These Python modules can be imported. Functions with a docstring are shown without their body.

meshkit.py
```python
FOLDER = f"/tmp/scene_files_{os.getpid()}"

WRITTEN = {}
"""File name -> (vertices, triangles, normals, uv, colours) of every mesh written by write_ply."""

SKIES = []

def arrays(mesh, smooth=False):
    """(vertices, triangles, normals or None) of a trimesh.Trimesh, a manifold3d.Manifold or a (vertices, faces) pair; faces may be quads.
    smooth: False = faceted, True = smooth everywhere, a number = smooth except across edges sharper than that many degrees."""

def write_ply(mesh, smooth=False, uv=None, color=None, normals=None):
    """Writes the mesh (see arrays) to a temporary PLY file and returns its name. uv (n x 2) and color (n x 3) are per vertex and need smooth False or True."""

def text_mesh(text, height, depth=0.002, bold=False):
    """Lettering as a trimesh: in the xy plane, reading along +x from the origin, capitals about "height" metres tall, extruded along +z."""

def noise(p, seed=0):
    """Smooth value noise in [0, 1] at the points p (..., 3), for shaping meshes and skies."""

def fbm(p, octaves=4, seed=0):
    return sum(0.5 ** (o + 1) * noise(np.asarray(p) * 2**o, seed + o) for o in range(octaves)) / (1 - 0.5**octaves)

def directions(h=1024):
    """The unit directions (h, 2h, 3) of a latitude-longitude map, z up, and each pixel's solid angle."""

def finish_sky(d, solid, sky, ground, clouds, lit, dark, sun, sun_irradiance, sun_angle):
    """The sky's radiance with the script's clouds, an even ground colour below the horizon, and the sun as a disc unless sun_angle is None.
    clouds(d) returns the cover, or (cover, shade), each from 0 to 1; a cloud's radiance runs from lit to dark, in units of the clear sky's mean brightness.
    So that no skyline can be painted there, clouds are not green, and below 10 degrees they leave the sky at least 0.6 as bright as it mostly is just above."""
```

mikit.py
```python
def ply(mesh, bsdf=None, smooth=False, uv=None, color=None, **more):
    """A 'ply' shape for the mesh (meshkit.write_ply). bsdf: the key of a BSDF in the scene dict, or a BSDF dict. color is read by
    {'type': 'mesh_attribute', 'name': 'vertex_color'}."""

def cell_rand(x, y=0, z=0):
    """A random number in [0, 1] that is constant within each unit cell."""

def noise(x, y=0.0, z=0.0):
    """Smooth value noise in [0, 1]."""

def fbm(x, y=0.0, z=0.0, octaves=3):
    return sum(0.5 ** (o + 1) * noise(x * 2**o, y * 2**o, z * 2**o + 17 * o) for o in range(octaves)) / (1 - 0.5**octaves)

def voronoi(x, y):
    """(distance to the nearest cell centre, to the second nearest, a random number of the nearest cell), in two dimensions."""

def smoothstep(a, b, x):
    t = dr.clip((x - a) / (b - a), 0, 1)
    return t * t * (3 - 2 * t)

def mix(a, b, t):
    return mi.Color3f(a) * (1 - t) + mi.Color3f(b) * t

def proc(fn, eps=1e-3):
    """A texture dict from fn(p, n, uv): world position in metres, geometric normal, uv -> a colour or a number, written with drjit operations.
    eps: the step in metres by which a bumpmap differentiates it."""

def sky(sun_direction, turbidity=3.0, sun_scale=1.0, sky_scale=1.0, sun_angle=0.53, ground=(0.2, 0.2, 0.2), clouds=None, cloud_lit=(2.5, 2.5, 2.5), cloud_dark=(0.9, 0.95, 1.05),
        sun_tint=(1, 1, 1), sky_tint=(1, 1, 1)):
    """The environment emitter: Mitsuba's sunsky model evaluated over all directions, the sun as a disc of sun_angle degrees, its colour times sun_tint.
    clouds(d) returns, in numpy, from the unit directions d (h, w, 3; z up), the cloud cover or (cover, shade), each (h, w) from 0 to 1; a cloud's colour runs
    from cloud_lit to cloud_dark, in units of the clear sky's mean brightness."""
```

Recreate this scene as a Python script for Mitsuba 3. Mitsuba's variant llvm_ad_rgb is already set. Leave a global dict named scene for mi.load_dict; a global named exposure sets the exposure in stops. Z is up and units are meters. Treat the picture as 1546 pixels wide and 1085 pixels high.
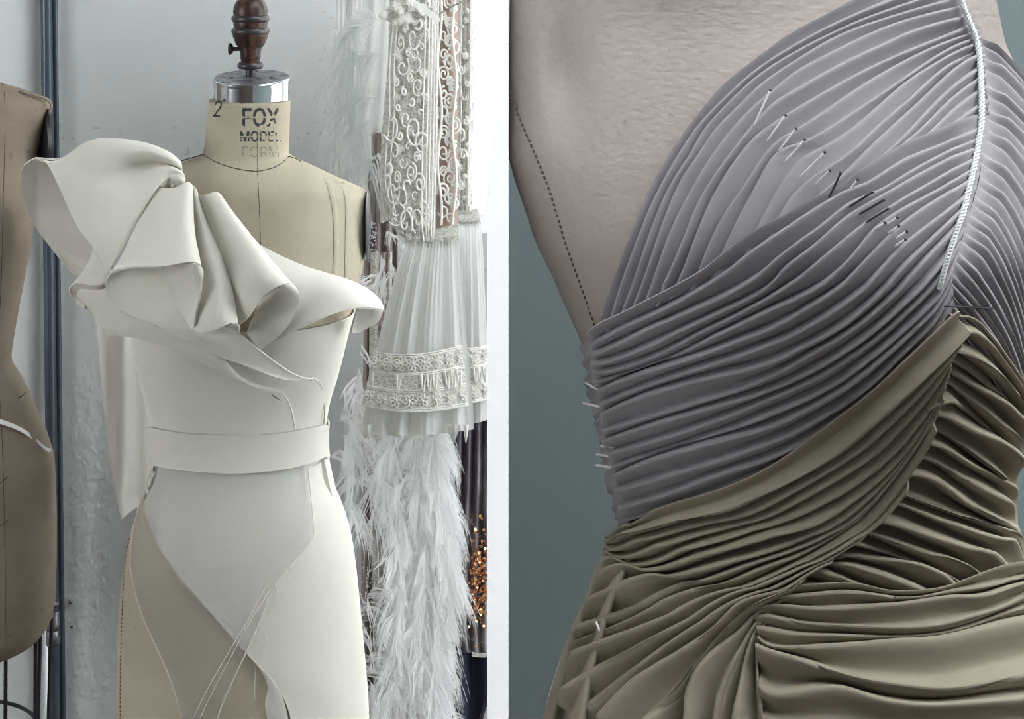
import math, random
import numpy as np, trimesh, shapely
import drjit as dr
import mitsuba as mi
import mikit, meshkit
from mikit import noise, fbm, smoothstep, mix, voronoi
from scipy.interpolate import CubicSpline, PchipInterpolator

# ----------------------------------------------------------------------------- camera, light, exposure
F, PX, PY, CZ = 2700.0, 752.0, -100.0, 1.80          # focal length in pixels, principal point, eye height
W, H = 1546.0, 1085.0
T = mi.ScalarTransform4f
scene, labels = {}, {}
scene['camera'] = {'type': 'perspective', 'fov': math.degrees(2 * math.atan(W / 2 / F)), 'fov_axis': 'x',
                   'principal_point_offset_x': (W / 2 - PX) / W, 'principal_point_offset_y': (H / 2 - PY) / H,
                   'near_clip': 0.05, 'far_clip': 100.0,
                   'to_world': T().look_at(origin=[0, 0, CZ], target=[0, 1, CZ], up=[0, 0, 1])}
scene['sky'] = {'type': 'constant', 'radiance': {'type': 'rgb', 'value': [1.6, 1.65, 1.68]}}
exposure = 1.8

YL, YR, YW = 2.60, 1.16, 3.10                        # left figure, right figure, wall behind the left figure
rng = np.random.default_rng(7)
random.seed(7)


# ----------------------------------------------------------------------------- helpers
def at(px, py, Y):
    px, py, Y = np.broadcast_arrays(*[np.asarray(v, float) for v in (px, py, Y)])
    return np.stack([(px - PX) / F * Y, Y, CZ - (py - PY) / F * Y], -1)


def key(name):
    if name not in used:
        used[name] = 0
        return name
    used[name] += 1
    return f'{name}_{used[name]:03d}'


used = {}


def thing(name, label, cat, group=None, kind=None):
    k = key(name)
    labels[k] = {'label': label, 'category': cat}
    if group: labels[k]['group'] = group
    if kind: labels[k]['kind'] = kind
    return k


def part(parent, name, mesh, bsdf, smooth=True, label=None, kind=None, **kw):
    k = key(parent + '__' + name)
    if isinstance(mesh, dict): scene[k] = dict(mesh, **kw)
    else: scene[k] = mikit.ply(mesh, bsdf, smooth=smooth, **kw)
    if label or kind:
        labels[k] = {}
        if label: labels[k]['label'] = label
        if kind: labels[k]['kind'] = kind
    return k


def solo(name, mesh, bsdf, label, cat=None, smooth=True, group=None, kind=None, **kw):
    k = key(name)
    labels[k] = {'label': label}
    if cat: labels[k]['category'] = cat
    if group: labels[k]['group'] = group
    if kind: labels[k]['kind'] = kind
    scene[k] = mesh if isinstance(mesh, dict) else mikit.ply(mesh, bsdf, smooth=smooth, **kw)
    return k


def cat_(ms):
    vs, fs, o = [], [], 0
    for m in ms:
        v, f = (m.vertices, m.faces) if hasattr(m, 'vertices') else m
        vs.append(np.asarray(v)); fs.append(np.asarray(f) + o); o += len(v)
    return trimesh.Trimesh(np.vstack(vs), np.vstack(fs), process=False)


def grid_faces(n, m, wrap=False):
    i, j = np.meshgrid(np.arange(n - 1), np.arange(m if wrap else m - 1), indexing='ij')
    a, b = i * m + j, i * m + (j + 1) % m
    c, d = a + m, b + m
    return np.vstack([np.stack([a, b, d], -1).reshape(-1, 3), np.stack([a, d, c], -1).reshape(-1, 3)])


def grid_normals(P):
    du, dv = np.gradient(P, axis=0), np.gradient(P, axis=1)
    n = np.cross(du, dv)
    n /= np.linalg.norm(n, axis=-1, keepdims=True) + 1e-12
    return n


def sheet(P, th=0.0016):
    """A cloth sheet of real thickness on the grid of points P (n, m, 3)."""
    n, m = P.shape[:2]
    f = grid_faces(n, m)
    if th == 0:                                            # one ply of sheer cloth
        return trimesh.Trimesh(P.reshape(-1, 3), f, process=False)
    N = grid_normals(P)
    v = np.vstack([(P + N * th / 2).reshape(-1, 3), (P - N * th / 2).reshape(-1, 3)])
    o = n * m
    idx = np.arange(o).reshape(n, m)
    loop = np.concatenate([idx[0, :], idx[1:, -1], idx[-1, -2::-1], idx[-2:0:-1, 0]])
    L = len(loop)                                          # the rim has vertices of its own, so that it stays a crisp edge
    i = np.arange(L) + 2 * o; nx = np.roll(np.arange(L), -1) + 2 * o
    v = np.vstack([v, v[loop], v[loop + o]])
    rim = np.vstack([np.stack([nx, i, i + L], -1), np.stack([nx, i + L, nx + L], -1)])
    return trimesh.Trimesh(v, np.vstack([f, f[:, ::-1] + o, rim]), process=False)


def resample(c, n):
    """n points along a smooth curve through the control points c (k, d)."""
    c = np.asarray(c, float)
    d = np.linalg.norm(np.diff(c[:, :2], axis=0), axis=1) + 1e-6
    t = np.concatenate([[0], np.cumsum(np.sqrt(d) if len(c) > 2 else d)])
    t /= t[-1]
    s = np.linspace(0, 1, n)
    if len(c) == 2: return np.stack([np.interp(s, t, c[:, k]) for k in range(c.shape[1])], -1)
    dense = np.linspace(0, 1, 400)
    q = np.stack([PchipInterpolator(t, c[:, k])(dense) if len(c) == 3 else CubicSpline(t, c[:, k])(dense) for k in range(c.shape[1])], -1)
    l = np.concatenate([[0], np.cumsum(np.linalg.norm(np.diff(q[:, :2], axis=0), axis=1))])
    l /= l[-1]
    return np.stack([np.interp(s, l, q[:, k]) for k in range(c.shape[1])], -1)


def tube(points, r, sides=8, caps=True):
    p = np.asarray(points, float)
    r = np.broadcast_to(np.asarray(r, float), (len(p),))
    t = np.gradient(p, axis=0)
    t /= np.linalg.norm(t, axis=1, keepdims=True) + 1e-12
    u = np.cross(t[0], [0.3, 0.2, 0.93])
    us = []
    for k in range(len(p)):
        u = u - t[k] * (u @ t[k]); u /= np.linalg.norm(u) + 1e-12
        us.append(u)
    us = np.array(us); ws = np.cross(t, us)
    a = np.arange(sides) / sides * 2 * np.pi
    P = p[:, None] + r[:, None, None] * (np.cos(a)[None, :, None] * us[:, None] + np.sin(a)[None, :, None] * ws[:, None])
    v = P.reshape(-1, 3); f = grid_faces(len(p), sides, True)
    if caps:
        n = len(v)
        v = np.vstack([v, p[0], p[-1]])
        i = np.arange(sides); j = (i + 1) % sides; o = (len(p) - 1) * sides
        f = np.vstack([f, np.stack([j, i, i * 0 + n], -1), np.stack([o + i, o + j, i * 0 + n + 1], -1)])
    return trimesh.Trimesh(v, f, process=False)


def lathe(profile, n=40):
    """A turned solid about z from (radius, height) pairs."""
    p = np.asarray(profile, float)
    a = np.arange(n) / n * 2 * np.pi
    P = np.stack([p[:, :1] * np.cos(a), p[:, :1] * np.sin(a), np.repeat(p[:, 1:], n, 1)], -1)
    v = P.reshape(-1, 3); f = grid_faces(len(p), n, True)
    c = len(v); v = np.vstack([v, [0, 0, p[0, 1]], [0, 0, p[-1, 1]]])
    i = np.arange(n); j = (i + 1) % n; o = (len(p) - 1) * n
    f = np.vstack([f, np.stack([j, i, i * 0 + c], -1), np.stack([o + i, o + j, i * 0 + c + 1], -1)])
    return trimesh.Trimesh(v, f, process=False)


def box(x0, x1, y0, y1, z0, z1):
    m = trimesh.creation.box((x1 - x0, y1 - y0, z1 - z0))
    m.apply_translation([(x0 + x1) / 2, (y0 + y1) / 2, (z0 + z1) / 2])
    return m


def moved(m, t, rot=None):
    m = m.copy()
    if rot is not None: m.apply_transform(rot)
    m.apply_translation(t)
    return m


def rot(axis, deg):
    return trimesh.transformations.rotation_matrix(math.radians(deg), axis)


class Body:
    """A torso as a loft of superellipses: rows (pixel row, left, right, half depth in front, behind)."""

    def __init__(self, rows, Yc, bumps=(), n=2.2):
        r = np.array(rows, float)
        self.Yc, self.n = Yc, n
        self.bumps = bumps
        z = CZ - (r[:, 0] - PY) / F * Yc
        xl, xr = (r[:, 1] - PX) / F * Yc, (r[:, 2] - PX) / F * Yc
        o = np.argsort(z)
        f = lambda v: PchipInterpolator(z[o], v[o], extrapolate=True)
        self.xc, self.a, self.b, self.bb = f((xl + xr) / 2), f((xr - xl) / 2), f(r[:, 3]), f(r[:, 4])
        self.z0, self.z1 = z.min(), z.max()

    def bump(self, x, z):
        s = 0
        for bx, by, sx, sy, amp in self.bumps:
            p = at(bx, by, self.Yc)
            s = s + amp * np.exp(-((x - p[0]) / (sx / F * self.Yc)) ** 2 - ((z - p[2]) / (sy / F * self.Yc)) ** 2)
        return s

    def yfront(self, x, z, clamp=0.97):
        z = np.clip(z, self.z0, self.z1)
        u = np.clip((x - self.xc(z)) / self.a(z), -clamp, clamp)
        k = (1 - np.abs(u) ** self.n) ** (1 / self.n)
        return self.Yc - self.b(z) * k - self.bump(x, z) * np.sqrt(k)

    def front(self, px, py, clamp=0.97):
        Y = np.full(np.broadcast(px, py).shape, self.Yc - 0.05)
        for _ in range(7):
            p = at(px, py, Y)
            Y = self.yfront(p[..., 0], p[..., 2], clamp)
        return Y

    def on(self, px, py, off=0.0, clamp=0.97):
        """The point seen at a pixel, off metres in front of the skin (towards -y)."""
        return at(px, py, self.front(np.asarray(px, float), np.asarray(py, float), clamp) - off)

    def ring(self, z, off=0.0, m=120):
        t = np.arange(m) / m * 2 * np.pi
        c, s = np.cos(t), np.sin(t)
        e = 2 / self.n
        z = np.asarray(z, float)
        z = z[:, None] if z.ndim == 1 else z
        x = self.xc(z) + (self.a(z) + off) * np.sign(c) * np.abs(c) ** e
        k = np.abs(s) ** e
        y = np.where(s < 0, -(self.b(z) + off) * k, (self.bb(z) + off) * k)
        y = self.Yc + y - np.where(s < 0, self.bump(x, z) * np.sqrt(k), 0)
        return np.stack([x, y, np.broadcast_to(z, x.shape)], -1)

    def mesh(self, n=110, m=140, off=0.0, z0=None, z1=None, caps=True):
        z = np.linspace(self.z0 if z0 is None else z0, self.z1 if z1 is None else z1, n)
        P = self.ring(z, off, m)
        v, f = P.reshape(-1, 3), grid_faces(n, m, True)
        if caps:
            c = len(v); v = np.vstack([v, P[0].mean(0), P[-1].mean(0)])
            i = np.arange(m); j = (i + 1) % m; o = (n - 1) * m
            f = np.vstack([f, np.stack([j, i, i * 0 + c], -1), np.stack([o + i, o + j, i * 0 + c + 1], -1)])
        return trimesh.Trimesh(v, f, process=False)


def patch(body, sections, nu=40, nv=40, th=0.0018, clamp=0.93, lift=0.0, raw=False, base=None):
    """A cloth patch through section curves of (pixel x, pixel y, centimetres off the body)."""
    R = np.stack([resample(s, nu) for s in sections])                  # k, nu, 3
    k = len(R)
    d = np.linalg.norm(np.diff(R[:, :, :2], axis=0), axis=2).mean(1) + 1e-3
    t = np.concatenate([[0], np.cumsum(d)]); t /= t[-1]
    s = np.linspace(0, 1, nv)
    Q = CubicSpline(t, R, axis=0)(s) if k > 3 else PchipInterpolator(t, R, axis=0)(s)
    if base is None: P = body.on(Q[..., 0], Q[..., 1], Q[..., 2] / 100 + lift, clamp)
    else: P = at(Q[..., 0], Q[..., 1], base(Q[..., 0], Q[..., 1]) - Q[..., 2] / 100 - lift)
    return P if raw else sheet(P, th)


def crest(t, v=0.80):
    """Profile across one pleat: highest at its own ridge, sinking slowly, then up steeply to the next ridge."""
    a = np.clip(t / v, 0, 1)
    b = np.clip((t - v) / (1 - v), 0, 1)
    return np.where(t < v, 1 - a * a * (3 - 2 * a) * 0.75 - a * 0.25, b * b * (3 - 2 * b))


def soft(t, v=0.62):
    a = np.clip(t / v, 0, 1)
    b = np.clip((t - v) / (1 - v), 0, 1)
    return np.where(t < v, 0.5 + 0.5 * np.cos(np.pi * a), 0.5 - 0.5 * np.cos(np.pi * b))


def pleats(body, curves, height, off=0.004, ns=150, nt=12, prof=crest, v=0.8, th=0.0012, fade=(0.0, 0.0), clamp=0.985, ext=(0, 0)):
    """Pleated cloth lying on the body: one ridge along each traced curve, relief along the body's normal. height: metres, one or one per pleat."""
    C = []
    for c in curves:
        c = np.asarray(c, float)
        if ext[0]: c = np.vstack([c[0] + (c[0] - c[1]) / np.linalg.norm(c[0] - c[1]) * ext[0], c])
        if ext[1]: c = np.vstack([c, c[-1] + (c[-1] - c[-2]) / np.linalg.norm(c[-1] - c[-2]) * ext[1]])
        C.append(resample(c, ns))
    C = np.stack(C)
    k = len(C)
    hs = np.broadcast_to(np.asarray(height, float), (k,))
    Q, h = [], []
    for i in range(k - 1):
        t = np.linspace(0, 1, nt, endpoint=False)
        gap = np.linalg.norm(C[i + 1] - C[i], axis=-1) / F * body.Yc
        lim = np.minimum(1.0, gap / (0.95 * max(hs[i], 1e-6)))            # a narrow pleat is a shallow one
        for tt in t:
            Q.append(C[i] * (1 - tt) + C[i + 1] * tt)
            hh = hs[i] if tt < v else hs[i] * (1 - (tt - v) / (1 - v)) + hs[i + 1] * (tt - v) / (1 - v)
            h.append(hh * float(prof(np.array(tt), v)) * lim)
    Q.append(C[-1]); h.append(np.full(ns, hs[-1]) * np.minimum(1, gap / (0.95 * max(hs[-1], 1e-6))))
    Q, h = np.stack(Q), np.stack(h)
    s = np.linspace(0, 1, ns)
    w = np.ones(ns)
    if fade[0]: w *= np.clip(s / fade[0], 0.05, 1)
    if fade[1]: w *= np.clip((1 - s) / fade[1], 0.05, 1)
    h = h * w
    P = body.on(Q[..., 0], Q[..., 1], 0, clamp)
    e = 1.5
    X = body.on(Q[..., 0] + e, Q[..., 1], 0, clamp) - body.on(Q[..., 0] - e, Q[..., 1], 0, clamp)
    Zv = body.on(Q[..., 0], Q[..., 1] - e, 0, clamp) - body.on(Q[..., 0], Q[..., 1] + e, 0, clamp)
    N = np.cross(X, Zv); N /= np.linalg.norm(N, axis=-1, keepdims=True) + 1e-12
    N = np.where(N[..., 1:2] > 0, -N, N)
    return sheet(P + N * (off + h)[..., None], th)


# ----------------------------------------------------------------------------- materials
def rgb(r, g, b): return {'type': 'rgb', 'value': [r, g, b]}


def srgb(*c):
    return [((v / 255 + 0.055) / 1.055) ** 2.4 if v > 10 else v / 255 / 12.92 for v in c]


def two(b): return {'type': 'twosided', 'bsdf': b}


def principled(col, rough=0.7, **k):
    return two({'type': 'principled', 'base_color': col if isinstance(col, dict) else rgb(*col), 'roughness': rough, **k})


def bumped(b, fn, scale, eps=1e-3):
    return {'type': 'bumpmap', 'arbitrary': mikit.proc(fn, eps), 'scale': scale, 'bsdf': b}


def linen_fn(c0, c1, c2):
    def fn(p, n, uv):
        weave = 0.5 * noise(p.x * 1500, p.y * 1500, p.z * 260) + 0.5 * noise(p.x * 260, p.y * 260, p.z * 1500)
        big = fbm(p.x * 9 + 3, p.y * 9, p.z * 7, 4)
        spot = smoothstep(0.72, 0.86, fbm(p.x * 45, p.y * 45, p.z * 45, 3))
        c = mix(mi.Color3f(c0), mi.Color3f(c1), smoothstep(0.3, 0.75, big))
        c = mix(c, mi.Color3f(c2), 0.45 * spot)
        return c * (0.90 + 0.2 * weave)
    return fn


def weave_bump(p, n, uv):
    return noise(p.x * 900, p.y * 900, p.z * 300) + noise(p.x * 300, p.y * 300, p.z * 900)


scene['linen'] = two(bumped({'type': 'diffuse', 'reflectance': mikit.proc(linen_fn([0.395, 0.35, 0.265], [0.48, 0.435, 0.335], [0.28, 0.23, 0.17]))}, weave_bump, 0.0002, 3e-4))
scene['linen_brown'] = two(bumped({'type': 'diffuse', 'reflectance': mikit.proc(linen_fn([0.26, 0.215, 0.17], [0.34, 0.285, 0.225], [0.17, 0.13, 0.09]))}, weave_bump, 0.0002, 3e-4))
scene['linen_pale'] = two(bumped({'type': 'diffuse', 'reflectance': mikit.proc(linen_fn([0.36, 0.32, 0.29], [0.41, 0.365, 0.335], [0.30, 0.25, 0.22]))}, lambda p, n, uv: fbm(p.x * 260, p.y * 260, p.z * 420, 3), 0.0006, 4e-4))
scene['cream_cloth'] = principled((0.575, 0.56, 0.495), 0.75, sheen=0.12)
scene['cream_cloth_thin'] = {'type': 'principledthin', 'base_color': rgb(0.86, 0.84, 0.79), 'roughness': 0.75, 'diff_trans': 0.7}
scene['organza'] = {'type': 'principledthin', 'base_color': rgb(0.88, 0.88, 0.89), 'roughness': 0.2, 'spec_trans': 0.88, 'diff_trans': 0.7, 'eta': 1.03}
scene['hem_gauze'] = {'type': 'principledthin', 'base_color': rgb(0.97, 0.97, 0.97), 'roughness': 0.2, 'spec_trans': 0.8, 'diff_trans': 0.4, 'eta': 1.03}
scene['ribbon'] = two(bumped({'type': 'diffuse', 'reflectance': rgb(0.64, 0.62, 0.555)}, lambda p, n, uv: noise(p.x * 1400, p.y * 1400, 0), 0.0002, 3e-4))
scene['thread_dark'] = principled((0.10, 0.075, 0.055), 0.8)
scene['ink'] = principled((0.035, 0.035, 0.045), 0.8)
scene['ink_faded'] = principled((0.25, 0.215, 0.175), 0.8)
scene['chrome'] = {'type': 'principled', 'base_color': rgb(0.72, 0.74, 0.76), 'metallic': 1.0, 'roughness': 0.16}
scene['dull_steel'] = {'type': 'principled', 'base_color': mikit.proc(lambda p, n, uv: mix([0.30, 0.30, 0.32], [0.14, 0.14, 0.16], smoothstep(0.4, 0.7, fbm(p.x * 90, p.y * 90, p.z * 90, 3)))), 'metallic': 0.8, 'roughness': 0.4}
scene['pin_steel'] = {'type': 'principled', 'base_color': rgb(0.86, 0.86, 0.88), 'metallic': 0.35, 'roughness': 0.35}
scene['pin_dark'] = {'type': 'principled', 'base_color': rgb(0.09, 0.09, 0.10), 'metallic': 1.0, 'roughness': 0.35}
scene['black_metal'] = {'type': 'principled', 'base_color': rgb(0.018, 0.017, 0.024), 'roughness': 0.35, 'specular': 0.5}


def wood_fn(p, n, uv):
    g = fbm(p.x * 130, p.y * 130, p.z * 14, 3)
    return mix([0.018, 0.009, 0.007], [0.075, 0.036, 0.022], smoothstep(0.3, 0.75, g))


scene['walnut'] = {'type': 'principled', 'base_color': mikit.proc(wood_fn), 'roughness': 0.35, 'specular': 0.3, 'clearcoat': 0.15, 'clearcoat_gloss': 0.8}
scene['dark_wood'] = {'type': 'principled', 'base_color': rgb(0.022, 0.016, 0.018), 'roughness': 0.35, 'clearcoat': 0.5}
scene['conduit_paint'] = {'type': 'principled', 'base_color': mikit.proc(lambda p, n, uv: mix([0.055, 0.075, 0.105], [0.115, 0.145, 0.18], fbm(p.x * 60, p.y * 60, p.z * 9, 3))), 'roughness': 0.3, 'metallic': 0.55}


def plaster_fn(p, n, uv):
    big = fbm(p.x * 3, p.y * 3, p.z * 3, 3)
    chip = smoothstep(0.86, 0.9, noise(p.x * 110, p.y * 110, p.z * 110)) * smoothstep(0.5, 0.7, noise(p.x * 5, p.y * 5, p.z * 5))
    return mix(mix([0.545, 0.57, 0.57], [0.635, 0.655, 0.65], big), [0.36, 0.34, 0.31], 0.5 * chip)


scene['plaster'] = two({'type': 'diffuse', 'reflectance': mikit.proc(plaster_fn)})
scene['teal_wall'] = {'type': 'diffuse', 'reflectance': mikit.proc(lambda p, n, uv: mix([0.205, 0.255, 0.262], [0.232, 0.285, 0.293], fbm(p.x * 4, p.y * 4, p.z * 4, 2)))}
scene['white_board'] = two({'type': 'diffuse', 'reflectance': rgb(0.97, 0.97, 0.97)})
scene['floor_wood'] = {'type': 'diffuse', 'reflectance': mikit.proc(lambda p, n, uv: mix([0.08, 0.06, 0.045], [0.13, 0.10, 0.075], fbm(p.x * 20, p.y * 2, 0, 3)))}
scene['glass'] = {'type': 'thindielectric'}

# ----------------------------------------------------------------------------- the setting
solo('floor', box(-3.2, 3.2, -2.6, 4.2, -0.05, 0.0), 'floor_wood', 'brown plank floor of the sewing room', smooth=False, kind='structure')


def wall_relief(x0, x1, z0, z1, y, nx, nz, holes=()):
    """The plastered back wall: lumps, trowel marks and a rough filled seam that runs down it, as geometry."""
    X, Z = np.meshgrid(np.linspace(x0, x1, nx), np.linspace(z0, z1, nz), indexing='ij')
    px = PX + X / y * F
    py = PY - (Z - CZ) / y * F
    p = np.stack([X, 0 * X, Z], -1)
    seam_x = 128 + 16 * np.sin(py / 260.0) + np.where(py > 520, (py - 520) * 0.03, 0)
    rough = np.exp(-((px - seam_x) / 40) ** 2) * np.clip((py - 480) / 120, 0.06, 1)
    lumps = meshkit.fbm(p * np.array([95, 1, 70]), 4, 3)
    pits = np.clip(meshkit.noise(p * np.array([190, 1, 140]), 9) - 0.66, 0, 1)
    Y = y - 0.0012 * meshkit.fbm(p * 9, 3, 5) - 0.0005 * meshkit.fbm(p * 60, 2, 8)
    Y = Y - rough * (0.0030 * (lumps - 0.35) + 0.0042 * pits)
    Y = Y - 0.007 / (1 + np.exp(-(seam_x - px) / 5)) * np.clip((py - 480) / 200, 0, 1)
    P = np.stack([X, Y, Z], -1)
    return trimesh.Trimesh(P.reshape(-1, 3), grid_faces(nx, nz), process=False)


xw = lambda px: (px - PX) / F * YW
zw = lambda py: CZ - (py - PY) / F * YW
WX = xw(686)                                          # left jamb of the window in the back wall
solo('wall_back', wall_relief(xw(74), WX, 0.0, 2.7, YW, 700, 1100), 'plaster', 'grey white plastered wall with a rough filled seam', kind='structure')
part('wall_back', 'lower_wall', box(WX, 1.9, YW, YW + 0.1, 0.0, zw(352)), 'plaster', smooth=False)
part('wall_back', 'upper_wall', box(WX, 1.9, YW, YW + 0.1, 2.6, 2.7), 'plaster', smooth=False)
part('wall_back', 'side_wall', box(0.62, 1.9, YW, YW + 0.1, zw(352), 2.6), 'plaster', smooth=False)
fr = [box(WX, WX + 0.013, YW + 0.02, YW + 0.08, zw(352), 2.6), box(0.59, 0.62, YW + 0.02, YW + 0.08, zw(352), 2.6),
      box(WX, 0.62, YW + 0.02, YW + 0.08, zw(352), zw(352) + 0.03), box(WX, 0.62, YW + 0.02, YW + 0.08, 2.57, 2.6),
      box(0.27, 0.30, YW + 0.02, YW + 0.08, zw(352), 2.6)]
solo('window_1', cat_(fr), 'white_board', 'bright white window behind the hanging gowns', smooth=False, kind='structure')
part('window_1', 'pane', box(WX + 0.013, 0.59, YW + 0.045, YW + 0.05, zw(352) + 0.03, 2.57), 'glass', smooth=False)
# the side wall left of the conduit comes forward from the corner and faces the light
a, b = np.array([xw(74), YW]), np.array([xw(74) - 1.2, YW - 0.9])
n_ = 60
s = np.linspace(0, 1, n_)
zz = np.linspace(0, 2.7, 160)
S, Z = np.meshgrid(s, zz, indexing='ij')
P = np.stack([a[0] + (b - a)[0] * S, a[1] + (b - a)[1] * S, Z], -1)
P[..., 1] -= 0.004 * meshkit.fbm(P * 14, 3, 2)
solo('wall_left', trimesh.Trimesh(P.reshape(-1, 3), grid_faces(n_, 160)[:, ::-1], process=False), 'plaster', 'bright white wall left of the conduit pipe', kind='structure')
# teal wall behind the draped gown, and the thin white board between the two work places
solo('wall_right', box(-0.003, 1.75, 1.44, 1.47, 0.0, 2.7), 'teal_wall', 'plain dark teal grey wall behind the pleated gown', smooth=False, kind='structure')
hb = 16 / F * 0.9
bev = trimesh.creation.extrude_polygon(shapely.Polygon([(-hb, 0.9), (hb, 0.9 + 2.4 * hb), (hb, 1.16), (-hb, 1.16)]), 2.7, engine='earcut')
solo('wall_divider', bev, 'white_board', 'white edge of the thin board dividing the two work places', smooth=False, kind='structure')

# the part of the room behind the camera: plain walls, a tall window on the left, the right side and part of the roof open to the sky
scene['room_paint'] = two({'type': 'diffuse', 'reflectance': rgb(0.12, 0.12, 0.125)})
scene['front_paint'] = two({'type': 'diffuse', 'reflectance': rgb(0.2, 0.2, 0.2)})
solo('wall_front', box(-3.2, 3.2, -1.7, -1.6, 0.0, 2.9), 'front_paint', 'workshop wall behind the camera', smooth=False, kind='structure')
LY0, LY1, LZ0, LZ1 = -0.4, 1.6, 0.9, 2.75
solo('wall_left_2', cat_([box(-2.6, -2.5, -1.6, LY0, 0.0, 2.9), box(-2.6, -2.5, LY1, 2.6, 0.0, 2.9), box(-2.6, -2.5, LY0, LY1, 0.0, LZ0), box(-2.6, -2.5, LY0, LY1, LZ1, 2.9)]), 'room_paint', 'workshop side wall with a tall window', smooth=False, kind='structure')
AX0, AX1, AY0, AY1 = 0.1, 2.6, -0.5, 2.6
solo('ceiling', cat_([box(-3.2, AX0, -1.7, 4.2, 2.9, 3.0), box(AX1, 3.2, -1.7, 4.2, 2.9, 3.0), box(AX0, AX1, -1.7, AY0, 2.9, 3.0), box(AX0, AX1, AY1, 4.2, 2.9, 3.0)]), 'room_paint', 'workshop ceiling beside the open roof light', smooth=False, kind='structure')
solo('wall_right_2', box(2.65, 2.75, -1.6, 1.5, 0.0, 2.9), 'room_paint', 'workshop side wall on the right', smooth=False, kind='structure')
# ----------------------------------------------------------------------------- the draped gown (right)
rows = [(-250, 960, 1330, .045, .07), (-150, 830, 1440, .056, .08), (-60, 772, 1482, .068, .085), (0, 770, 1500, .077, .09), (60, 769, 1512, .086, .09), (155, 769, 1560, .102, .09),
        (245, 770, 1600, .118, .10), (340, 800, 1612, .132, .10), (430, 840, 1588, .132, .10), (520, 878, 1550, .126, .10), (570, 890, 1534, .121, .10), (640, 900, 1525, .115, .10),
        (700, 912, 1516, .111, .10), (750, 924, 1514, .110, .10), (800, 932, 1526, .113, .10), (850, 908, 1549, .120, .11), (920, 882, 1572, .130, .11), (1000, 848, 1592, .140, .12),
        (1085, 822, 1607, .145, .12), (1250, 800, 1615, .145, .12)]
RB = Body(rows, YR, bumps=[(1290, 320, 200, 180, 0.058), (1260, 1000, 230, 170, 0.006), (1180, 720, 300, 90, -0.008), (850, 95, 30, 75, -0.020), (1000, -60, 160, 60, 0.01)], n=2.1)
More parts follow.
